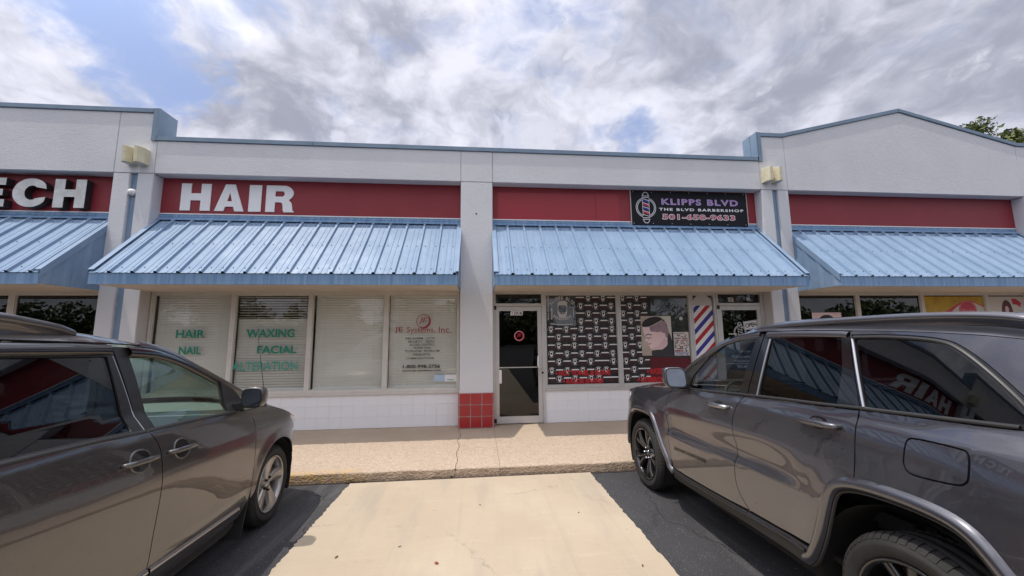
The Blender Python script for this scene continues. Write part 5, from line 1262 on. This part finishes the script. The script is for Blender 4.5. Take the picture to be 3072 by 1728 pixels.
    mb = MB(); mb.add(sec(.8965, .97), [tuple(range(24)) if sd < 0 else tuple(range(23, -1, -1))]); obj('mirror_bezel', mb, 'black_trim', mr)
    mb = MB(); mb.hexa([(.80, sd*.79, 1.14), (.88, sd*.79, 1.14), (.88, sd*.79, 1.19), (.80, sd*.79, 1.19)], [(.82, sd*.90, 1.17), (.87, sd*.90, 1.17), (.87, sd*.90, 1.20), (.82, sd*.90, 1.20)]); obj('mirror_arm', mb, 'black_trim', mr)
    J_.panel('sail_trim', [(.66, 1.14), (.75, 1.278), (.894, 1.258), (.876, 1.158)], 'black_trim', sd, off=-.002, lip=.01)
    # roof rail
    rp = cs([(1.46, 1.655), (1.58, 1.676), (1.75, 1.688), (2.1, 1.698), (2.5, 1.698), (2.75, 1.690), (2.92, 1.672), (3.02, 1.640)], 6)
    mb = MB(); vs_ = []; fs_ = []; n_ = len(rp)
    for i, (a, z) in enumerate(rp):
        y = float(Wj(a, 1.62))-.072; k = min(1, i/5, (n_-1-i)/5); hw_ = .010+.016*k
        for dy, dz in ((-hw_, -.07), (-hw_, -.012), (-hw_*.6, -.001), (0, .003), (hw_*.6, -.001), (hw_, -.010), (hw_, -.026), (hw_*.55, -.034), (hw_*.55, -.07)): vs_.append((a, sd*(y+dy), z+dz))
    for i in range(n_-1):
        for k in range(8): f = (i*9+k, i*9+k+1, (i+1)*9+k+1, (i+1)*9+k); fs_.append(f if sd > 0 else f[::-1])
    fs_ += [tuple(range(9)) if sd < 0 else tuple(range(8, -1, -1)), tuple((n_-1)*9+k for k in (range(9) if sd > 0 else range(8, -1, -1)))]
    mb.add(vs_, fs_, 0, True); obj('roof_rail', mb, 'paint_jeep', jr)
    mb = MB(); hl = [(a, z) for a, z in ((-.55, .93), (-.34, .985), (-.30, .93), (-.40, .86), (-.56, .83))]
    J_.panel('headlight', hl, 'lamp_clear', sd, off=.004, lip=.01); J_.panel('tail_light', [(3.30, 1.10), (3.45, 1.10), (3.465, .92), (3.30, .92)], 'lamp_red', sd, off=.004, lip=.01)
    # dark inner shell so that gaps read black, and door cards
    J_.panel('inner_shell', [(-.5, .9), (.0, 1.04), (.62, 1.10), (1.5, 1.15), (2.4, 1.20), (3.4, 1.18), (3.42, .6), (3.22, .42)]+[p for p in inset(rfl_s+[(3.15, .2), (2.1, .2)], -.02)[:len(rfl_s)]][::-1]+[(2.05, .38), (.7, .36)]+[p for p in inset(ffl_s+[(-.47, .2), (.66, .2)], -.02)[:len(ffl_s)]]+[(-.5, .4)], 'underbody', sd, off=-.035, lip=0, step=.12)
# roof, screen, bonnet, nose, tail
def roof_fn(u, v_):
    vv = 2*v_-1; sf = 1.17+.133*abs(vv)**2.2; a = sf+(3.27-sf)*u**.95
    ze = float(np.interp(a, [p[0] for p in seam_s], [p[1] for p in seam_s])); ye = float(Wj(a, ze)); cr = .088*min(1, (3.38-a)/.5)*min(1, .35+(a-1.1)/.6)
    return (a, vv*ye, ze+cr*(1-abs(vv)**4.5))
grid_mesh('roof', roof_fn, 60, 40, 'paint_jeep', jr, flip=True)
ap = [(.50, 1.150), (.747, 1.314), (.945, 1.428), (1.174, 1.540), (1.303, 1.590)]
def ws_fn(u, v_):
    vv = 2*v_-1; a, z = lerp_curve(ap, u); y = float(Wj(a, z))-.015; return (a-(.27*(1-u)+.13*u)*(1-abs(vv)**2.2), vv*y, z+(.012+.045*u)*(1-vv*vv)-.006)
grid_mesh('windscreen', ws_fn, 16, 24, 'jeep_front_glass', jr, flip=True)
for sd in (1, -1): J_.ribbon('screen_pillar', ap, .045, 'paint_jeep', sd, off=-.022, h=.016)
def hood_fn(u, v_):
    vv = 2*v_-1; a = .64-u*1.20; ze = float(np.interp(a, [p[0] for p in hoodz], [p[1] for p in hoodz])); y = float(Wj(a, ze)); a2 = a-(.16*(1-u)+.20*u)*(1-abs(vv)**2.4)
    return (a2, vv*y, ze+(.055*(1-.5*u))*(1-abs(vv)**2.6))
grid_mesh('bonnet', hood_fn, 26, 30, 'paint_jeep', jr, flip=True)
def nose_fn(u, v_):
    vv = 2*v_-1; z = .965-u*.66; y = float(Wj(-.56, max(z, .4))); bul = .03*math.sin(math.pi*min(1, u*1.1))
    return (-.56-.20*(1-abs(vv)**2.4)-bul*(1-abs(vv)**4)+(.06*u*u), vv*y, z+.026*(1-u)*(1-abs(vv)**2.6))
grid_mesh('front_grille', nose_fn, 16, 30, 'black_plastic', jr, flip=True)
def tail_fn(u, v_):
    vv = 2*v_-1; C_ = [(3.26, 1.49), (3.33, 1.38), (3.41, 1.22), (3.46, 1.02), (3.47, .66), (3.49, .45), (3.40, .34)]; a, z = lerp_curve(C_, u); y = float(Wj(a, z)); return (a+.06*(1-vv*vv), vv*y, z+.03*(1-u)*(1-vv*vv))
grid_mesh('tailgate', tail_fn, 20, 20, 'paint_jeep', jr, flip=True)
mb = MB(); mb.box(-.45, 3.35, -.52, .52, .22, .40); mb.box(.5, 2.1, -.80, .80, .26, .40); mb.box(.42, 3.3, -.80, .80, .40, .43); obj('underbody', mb, 'underbody', jr)
liner(J_, 0, .36, .45, .50, .86); liner(J_, 2.63, .36, .47, .50, .86)
add_wheels(J_, 'jeep', .36, .245, 2.63, .885)
mb = MB(); mb.box(.42, .80, -.70, .70, .85, 1.10); obj('dashboard', mb, 'seat_dark', jr, bevel=.05)
steering(J_, .98, -.36, 1.05)
for y in (-.37, .37): seat(J_, 1.42, y, .55); seat(J_, 2.25, y, .58)
mb = MB(); mb.box(.9, 1.9, -.72, -.70, .5, 1.12); mb.box(.9, 1.9, .70, .72, .5, 1.12); mb.box(1.40, 2.8, -.56, .56, 1.60, 1.615); obj('cabin_lining', mb, 'seat_dark', jr)
# ================================================================== grey minivan on the left
def Wv(s, z):
    s = np.asarray(s, float); z = np.asarray(z, float)
    b = .98+.055*s
    w = .905-.045*np.clip((z-.78)/(b-.78), 0, 1.5)**2
    up = np.maximum(0, z-(b+.02)); w = w-.31*up-.16*up**2
    w = w-.06*np.clip((.46-z)/.26, 0, 1)**2
    w = w-.40*np.clip((-.15-s)/.75, 0, 1.3)**2.2-.08*np.clip((s-3.1)/.9, 0, 1)**2
    w = w+.014*(1-sst(.385, .50, np.hypot(s, z-.335)))+.014*(1-sst(.385, .50, np.hypot(s-2.82, z-.335)))
    m = sst(.45, .75, s)*(1-sst(2.45, 2.6, s)); w = w-m*.005*sst(.40, .58, z)*(1-sst(.60, .86, z))
    return w
vr = car_root('parked_minivan', 'grey minivan with silver five-spoke wheels and an aerial on its front wing', (-2.74995, -2.8855), R(3.0), 1)
V_ = Car(vr, Wv, 1)
vfg = [(.452, 1.058), (.412, .965), (.415, .804), (.410, .66), (.420, .56), (.445, .424), (.475, .33), (.53, .262)]
vbg = [(1.470, 1.106), (1.428, 1.014), (1.424, .89), (1.424, .737), (1.437, .581), (1.461, .422), (1.475, .262)]
vrg = [(2.52, 1.15), (2.50, .9), (2.44, .75), (2.42, .5), (2.40, .30)]
vbelt = [(.452, 1.058), (.617, 1.064), (.987, 1.086), (1.24, 1.098), (1.470, 1.106), (1.756, 1.124), (2.039, 1.134), (2.185, 1.138), (2.52, 1.15), (3.3, 1.18)]
varch = arc(0, .335, .392, .392, -14, 194, 26); varch2 = arc(2.82, .335, .392, .392, -8, 188, 26)
ditch = [(.10, 1.075), (.28, 1.155), (.45, 1.243), (.642, 1.340), (.817, 1.430), (.989, 1.515), (1.154, 1.570), (1.308, 1.592), (1.461, 1.602), (1.705, 1.610), (2.066, 1.618), (2.6, 1.618), (3.2, 1.60), (3.6, 1.55)]
ditch_s = cs(ditch, 5)
vhood = [(-.62, .74), (-.48, .82), (-.30, .90), (-.14, .965), (.02, 1.015), (.2, 1.045), (.452, 1.058)]
vfgl = cs([(.665, 1.075), (.618, 1.31), (.714, 1.380), (.910, 1.462), (1.146, 1.500), (1.384, 1.512)], 4)+[(1.398, 1.118), (1.091, 1.098)]
vsgl = [(1.534, 1.524), (1.562, 1.134), (1.756, 1.146), (2.074, 1.156), (2.46, 1.165), (2.44, 1.52), (2.09, 1.536)]
for sd in (1, -1):
    V_.panel('front_fender', vhood[::-1]+[(-.62, .56), (-.43, .50)]+[p for p in varch[::-1] if p[1] > .46]+[(.395, .40), (.44, .36)]+vfg[::-1][2:-1], 'paint_van', sd, step=.04)
    V_.panel('front_bumper', [(-.625, .552), (-.435, .492), (-.40, .35), (-.385, .24), (-.50, .20), (-.63, .24)], 'paint_van', sd, step=.04)
    V_.panel('front_door', vbelt[:5]+cs(vbg, 3)[1:]+[(1.2, .262), (.8, .262)]+cs(vfg, 3)[::-1][:-1], 'paint_van', sd, step=.04)
    V_.panel('sliding_door', vbelt[4:9]+vrg[1:]+[(2.36, .262), (1.9, .262)]+cs(vbg, 3)[::-1][:-1], 'paint_van', sd, step=.04)
    V_.panel('quarter_panel', vbelt[8:]+[(3.55, 1.5), (3.70, 1.2), (3.78, .9), (3.78, .35), (3.24, .30)]+varch2+[(2.41, .30)]+vrg[::-1][1:], 'paint_van', sd)
    V_.panel('sill', [(.55, .255), (1.2, .257), (2.38, .262), (2.40, .20), (1.26, .19), (.60, .175), (.50, .20)], 'black_plastic', sd, off=-.012, lip=.05)
    V_.ribbon('sill_strip', [(.575, .335), (.66, .340), (1.0, .352), (1.445, .370)], .045, 'satin_chrome', sd, off=0, h=.012, n=7); V_.ribbon('sill_strip', [(1.46, .371), (1.9, .384), (2.38, .395)], .045, 'satin_chrome', sd, off=0, h=.012, n=7)
    # upper frames
    V_.panel('front_door_frame', [(.452, 1.062), (.40, 1.14), (.475, 1.235)]+[(a, z-.018) for a, z in ditch_s if .49 < a < 1.46]+[(1.478, 1.583), (1.478, 1.110), (1.24, 1.101), (.987, 1.089), (.617, 1.067)], 'black_trim', sd, holes=[vfgl], off=-.006, lip=.03)
    V_.panel('sliding_door_frame', [(1.482, 1.110), (1.482, 1.584)]+[(a, z-.020) for a, z in ditch_s if 1.5 < a < 2.5]+[(2.52, 1.598), (2.52, 1.154), (2.185, 1.142), (1.756, 1.128)], 'black_trim', sd, holes=[vsgl], off=-.006, lip=.03)
    V_.ribbon('pillar_seam', [(1.494, 1.53), (1.478, 1.118)], .006, 'satin_chrome', sd, off=-.008, h=.003)
    V_.panel('quarter_pane', [(2.56, 1.17), (2.56, 1.56), (3.35, 1.54), (3.52, 1.25), (3.4, 1.19)], 'privacy_glass', sd, off=-.008, lip=0)
    V_.panel('door_pane', vfgl, 'car_glass', sd, off=-.014, gap=-.005, lip=0); V_.panel('door_pane', vsgl, 'privacy_glass', sd, off=-.014, gap=-.005, lip=0)
    V_.ribbon('belt_trim', [(.60, 1.070), (.987, 1.092), (1.24, 1.104), (1.474, 1.112)], .018, 'black_trim', sd, off=-.002, h=.010); V_.ribbon('belt_trim', [(1.482, 1.112), (1.756, 1.130), (2.039, 1.140), (2.185, 1.144), (2.5, 1.155)], .018, 'black_trim', sd, off=-.002, h=.010)
    # rain visors over the side windows
    V_.ribbon('rain_visor', [(a, z-.045) for a, z in ditch_s if .66 < a < 1.42], .062, 'black_gloss', sd, off=-.002, h=.026, n=7); V_.ribbon('rain_visor', [(1.515, 1.566), (1.705, 1.571), (2.066, 1.575), (2.5, 1.575)], .062, 'black_gloss', sd, off=-.002, h=.026, n=7)
    # roof side between ditch and roof skin
    V_.ribbon('roof_ditch', ditch_s, .014, 'black_trim', sd, off=-.012, h=.004)
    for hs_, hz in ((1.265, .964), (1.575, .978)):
        mb = MB(); y = float(Wv(hs_, hz)); L2 = .113
        mb.tube([(hs_-L2, sd*(y-.004), hz-.006), (hs_-L2+.012, sd*(y+.016), hz-.005), (hs_-.04, sd*(y+.024), hz-.002), (hs_+.05, sd*(y+.024), hz+.002), (hs_+L2-.01, sd*(y+.017), hz+.006), (hs_+L2, sd*(y-.004), hz+.007)], [.009, .013, .0145, .0145, .013, .009], 10)
        obj('door_handle', mb, 'paint_van', vr)
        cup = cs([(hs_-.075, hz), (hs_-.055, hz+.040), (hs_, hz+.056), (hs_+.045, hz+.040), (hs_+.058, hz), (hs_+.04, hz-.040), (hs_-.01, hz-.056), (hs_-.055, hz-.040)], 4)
        V_.panel('handle_cup', cup, 'cup_dark', sd, off=.001, lip=0, gap=0); V_.ribbon('cup_rim', cup, .010, 'paint_van', sd, off=.0, h=.005, closed=True, st=.02)  # cup is a flush panel, dark reflection of the hollow painted in
    mb = MB()
    sec = lambda s_, k, ysh=0.: [(s_, sd*(.935+ysh+.078*k*math.copysign(abs(math.cos(t_))**.55, math.cos(t_))), 1.170+.078*k*math.copysign(abs(math.sin(t_))**.6, math.sin(t_))) for t_ in np.linspace(0, 2*math.pi, 24, endpoint=False)]
    S0 = [sec(.605, .92), sec(.602, 1.0), sec(.57, 1.04), sec(.52, 1.0, .002), sec(.47, .82, -.01), sec(.44, .45, -.02)]
    vs_ = sum(S0, []); fs_ = [(i*24+k, i*24+(k+1) % 24, (i+1)*24+(k+1) % 24, (i+1)*24+k) for i in range(5) for k in range(24)]+[tuple(5*24+k for k in range(24))]
    if sd > 0: fs_ = [f[::-1] for f in fs_]
    mb.add(vs_, fs_, 0, True); mr = obj('side_mirror', mb, 'paint_van', vr)
    rev = tuple(range(24)) if sd < 0 else tuple(range(23, -1, -1))
    mb = MB(); mb.add([(.608, y, z) for _, y, z in sec(.6, .84)], [rev]); obj('mirror_glass', mb, 'mirror_glass', mr)
    mb = MB(); mb.add([(.6045, y, z) for _, y, z in sec(.6, .97)], [rev]); obj('mirror_bezel', mb, 'black_trim', mr)
    mb = MB(); mb.hexa([(.48, sd*.78, 1.06), (.58, sd*.78, 1.06), (.58, sd*.78, 1.12), (.48, sd*.78, 1.12)], [(.50, sd*.90, 1.10), (.57, sd*.90, 1.10), (.57, sd*.90, 1.14), (.50, sd*.90, 1.14)]); obj('mirror_arm', mb, 'black_trim', mr)
    V_.panel('turn_lamp', [(-.58, .80), (-.46, .86), (-.40, .83), (-.54, .74)], 'amber', sd, off=.004, lip=.01); V_.panel('headlight', [(-.62, .735), (-.50, .80), (-.30, .885), (-.26, .86), (-.40, .74), (-.60, .66)], 'lamp_clear', sd, off=.003, lip=.01)
    # mud flap
    mb = MB(); y0 = .66; mb.hexa([(.395, sd*.70, .42), (.395, sd*.885, .42), (.47, sd*.875, .085), (.47, sd*.68, .085)], [(.405, sd*.70, .42), (.405, sd*.885, .42), (.48, sd*.875, .085), (.48, sd*.68, .085)]); obj('mud_flap', mb, 'black_plastic', vr)
    rp = cs([(1.60, 1.672), (1.68, 1.698), (1.765, 1.714), (1.85, 1.727), (1.94, 1.738), (2.2, 1.748), (2.8, 1.748), (3.2, 1.70)], 6)
    mb = MB(); vs_ = []; fs_ = []; n_ = len(rp)
    for i, (a, z) in enumerate(rp):
        for dy, dz in ((-.026, -.10), (-.024, -.012), (-.014, -.001), (0, .003), (.014, -.001), (.024, -.010), (.026, -.030), (.018, -.036), (.018, -.10)): vs_.append((a, sd*(.50+dy), z+dz))
    for i in range(n_-1):
        for k in range(8): f = (i*9+k, i*9+k+1, (i+1)*9+k+1, (i+1)*9+k); fs_.append(f if sd > 0 else f[::-1])
    fs_ += [tuple(range(9)) if sd < 0 else tuple(range(8, -1, -1)), tuple((n_-1)*9+k for k in (range(9) if sd > 0 else range(8, -1, -1)))]
    mb.add(vs_, fs_, 0, True); obj('roof_rail', mb, 'paint_van', vr)
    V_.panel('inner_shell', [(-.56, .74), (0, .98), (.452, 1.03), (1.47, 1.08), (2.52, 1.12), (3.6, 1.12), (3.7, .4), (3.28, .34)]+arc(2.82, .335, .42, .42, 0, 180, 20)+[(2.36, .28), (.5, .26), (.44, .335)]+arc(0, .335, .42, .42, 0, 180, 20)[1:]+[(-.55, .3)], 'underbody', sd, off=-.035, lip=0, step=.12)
    J2 = V_.panel('door_card', [(.5, .4), (.46, 1.03), (1.45, 1.08), (1.45, .4)], 'trim_grey', sd, off=-.075, lip=0, step=.15)
mb = MB(); a0 = (.06, .79, 1.035); mb.tube([a0, (.06, .775, 1.15), (.055, .725, 1.42), (.05, .655, 1.80)], [.006, .0035, .0028, .0022], 6); mb.lathe([(0, .03), (.010, .022), (.016, 0), (.018, -.02)], 10, 'z', a0); obj('aerial', mb, 'black_trim', vr)
def vroof(u, v_):
    vv = 2*v_-1; sf = 1.18+.10*abs(vv)**2.2; a = sf+(3.62-sf)*u; ze = float(np.interp(a, [p[0] for p in ditch_s], [p[1] for p in ditch_s])); ye = float(Wv(a, ze)); cr = .105*min(1, (3.7-a)/.5)*min(1, .45+(a-1.1)/.9)
    return (a, vv*ye, ze+cr*(1-abs(vv)**3.0))
grid_mesh('roof', vroof, 60, 44, 'paint_van', vr, flip=True)
vap = [p for p in ditch if p[0] < 1.31]
def vws(u, v_):
    vv = 2*v_-1; a, z = lerp_curve(vap, u); y = float(Wv(a, z))-.012; return (a-(.36*(1-u)+.10*u)*(1-abs(vv)**2.2), vv*y, z+(.02+.05*u)*(1-vv*vv)-.004)
grid_mesh('windscreen', vws, 18, 24, 'car_glass', vr, flip=True)
for sd in (1, -1): V_.ribbon('screen_pillar', [p for p in ditch_s if p[0] < 1.30], .055, 'paint_van', sd, off=-.020, h=.018)
def vhd(u, v_):
    vv = 2*v_-1; a = .47-u*1.09; ze = float(np.interp(a, [p[0] for p in vhood], [p[1] for p in vhood])); y = float(Wv(a, ze)); return (a-(.40*(1-u)+.22*u)*(1-abs(vv)**2.2), vv*y, ze+(.075*(1-.3*u))*(1-abs(vv)**2.4))
grid_mesh('bonnet', vhd, 28, 30, 'paint_van', vr, flip=True)
def vns(u, v_):
    vv = 2*v_-1; z = .735-u*.52; y = float(Wv(-.62, max(z, .35))); return (-.62-.23*(1-abs(vv)**2.3)-.05*math.sin(math.pi*u)*(1-abs(vv)**4), vv*y, z+.05*(1-u)*(1-abs(vv)**2.4))
grid_mesh('front_fascia', vns, 16, 30, 'paint_van', vr, flip=True)
def vtl(u, v_):
    vv = 2*v_-1; a, z = lerp_curve([(3.60, 1.56), (3.66, 1.35), (3.74, 1.1), (3.79, .8), (3.79, .4), (3.7, .3)], u); return (a+.05*(1-vv*vv), vv*float(Wv(a, z)), z+.05*(1-u)*(1-vv*vv))
grid_mesh('tailgate', vtl, 18, 20, 'paint_van', vr, flip=True)
mb = MB(); mb.box(-.45, 3.6, -.50, .50, .17, .36); mb.box(.5, 2.36, -.83, .83, .20, .30); mb.box(.45, 3.5, -.82, .82, .36, .39); obj('underbody', mb, 'underbody', vr)
liner(V_, 0, .335, .40, .52, .875); liner(V_, 2.82, .335, .40, .52, .875)
add_wheels(V_, 'van', .332, .225, 2.82, .872)
mb = MB(); mb.hexa([(-.05, -.75, .80), (.50, -.75, .80), (.46, -.75, 1.06), (.0, -.75, 1.09)], [(-.05, .75, .80), (.50, .75, .80), (.46, .75, 1.06), (.0, .75, 1.09)]); obj('dashboard', mb, 'dash_grey', vr, bevel=.03)
steering(V_, .72, -.38, .99)
for y in (-.38, .38): seat(V_, 1.22, y, .45, 'trim_grey', 1., .3); seat(V_, 2.1, y, .45, 'trim_grey', 1., .3)
mb = MB(); mb.box(1.35, 3.3, -.50, .50, 1.58, 1.59); obj('headliner', mb, 'headliner', vr)
# ------------------------------------------------------------------ trees
mat('bark', (.075, .055, .04), .9, var=(.12, .10, .08), vscale=9, bump=.02, bscale=14)
def f_leaf(nt, b):
    oi = nt.node('ShaderNodeObjectInfo')
    n = nt.noise(nt.c, .8, 4, .6); n2 = nt.noise(nt.c, 7, 3, .6)
    c = nt.mix(nt.mapr(n, .35, .65), (.045, .075, .020), (.115, .145, .04)); c = nt.mix(nt.mapr(n2, .4, .75, 0, .6), c, (.17, .185, .06)); setcol(nt, b, c)
    b.inputs['Subsurface Weight'].default_value = 0
mat('foliage', rough=.7, fn=f_leaf)
def tree_meshes(h, rad, seed, nleaf):
    rr = random.Random(seed); mb = MB(); mb.tube([(0, 0, -.3), (.05*h*.1, 0, h*.22), (.02*h, .01*h, h*.48), (.0, .02*h, h*.72)], [h*.028, h*.021, h*.014, h*.005], 9)
    tips = []
    for i in range(16):
        z = h*rr.uniform(.30, .72); a = rr.uniform(0, 6.28); l = rad*rr.uniform(.45, .95)*(1-.35*(z/h-.3)); e = (l*math.cos(a), l*math.sin(a), z+l*rr.uniform(.25, .7))
        mb.tube([(0, 0, z), (e[0]*.5, e[1]*.5, z+(e[2]-z)*.38), e], [h*.008, h*.005, h*.0018], 6); tips.append(e)
    trunk = mb.mesh('trunk', 'bark'); vs = []; fs = []
    cl = []
    for i in range(64):
        a = rr.uniform(0, 6.28); u = rr.uniform(-1, 1); q = rr.uniform(.35, 1.)**.5; zc = h*.68
        cl.append((q*rad*math.sqrt(1-u*u)*math.cos(a)*rr.uniform(.7, 1.1), q*rad*math.sqrt(1-u*u)*math.sin(a)*rr.uniform(.7, 1.1), zc+q*u*h*.32, rr.uniform(.10, .24)*rad))
    cl += [(*t_, .2*rad) for t_ in tips]
    for i in range(nleaf):
        c = rr.choice(cl); g = [rr.gauss(0, .5) for _ in range(3)]; x, y, z = (c[k]+g[k]*c[3] for k in range(3)); s_ = rr.uniform(.05, .11)*(h/12)**.5*1.5
        d1 = Vector([rr.gauss(0, 1) for _ in range(3)]).normalized(); d2 = d1.cross(Vector([rr.gauss(0, 1) for _ in range(3)])).normalized(); o = len(vs); p = Vector((x, y, z))
        vs += [p-d1*s_, p+d2*s_*.5, p+d1*s_, p-d2*s_*.5]; fs.append((o, o+1, o+2, o+3))
    return trunk, MB().add(vs, fs).mesh('crown', 'foliage')
def tree(x, y, z, h, rad, seed, label, nleaf=9000, meshes=None, group=None):
    t_ = thing('tree', label, 'tree', (x, y, z), (0, 0, seed*1.3), group); tr, cr = meshes or tree_meshes(h, rad, seed, nleaf)
    link('trunk', tr, t_); link('crown', cr, t_); return t_
tree(37.0, 15.6, -.1, 16.9, 3.3, 5, 'tall green tree rising behind the right end of the roof', 42000)
tree(46.5, 17.0, -.1, 13.6, 3.6, 8, 'dark tree at the far right edge behind the roof line', 9000)
ms = [tree_meshes(9.5, 3.8, 11, 7000), tree_meshes(11.5, 4.4, 12, 8000)]
TREE_AT = ['outer left of the row', 'behind the left minivan', 'just left of the shop door line', 'mirrored in door 106', 'mirrored beside the striped banner', 'mirrored in the right-hand shop', 'outer right of the row', 'farthest left of the row']
for i, (x, y) in enumerate(((-26, -34), (-17, -39), (-8, -36), (3, -41), (13, -37), (22, -40), (32, -35), (-36, -38))):
    tree(x, y, .16, 10, 4, 20+i, 'leafy tree across the parking lot, %s' % TREE_AT[i], meshes=ms[i % 2], group='trees across the parking lot')
# the wood closing the far side of the lot (seen mirrored in the panes)
rr = random.Random(77); vs = []; fs = []
hump = [(rr.uniform(-95, 95), rr.uniform(-58, -48), rr.uniform(3.2, 6.5), rr.uniform(3.5, 7)) for _ in range(60)]
for i in range(60000):
    hx, hy, hh, hr = rr.choice(hump); a = rr.uniform(0, 6.28); q = rr.random()**.5; x = hx+hr*q*math.cos(a); y = hy+hr*.6*q*math.sin(a); z = rr.random()**.7*hh*math.sqrt(max(.05, 1-q*q))*1.25+.16
    s_ = rr.uniform(.20, .48); d1 = Vector([rr.gauss(0, 1) for _ in range(3)]).normalized(); d2 = d1.cross(Vector([rr.gauss(0, 1) for _ in range(3)])).normalized(); o = len(vs); p = Vector((x, y, z))
    vs += [p-d1*s_, p+d2*s_*.6, p+d1*s_, p-d2*s_*.6]; fs.append((o, o+1, o+2, o+3))
tag(obj('far_wood', MB().add(vs, fs), 'foliage'), 'low dense wood along the far side of the parking lot', kind='stuff')
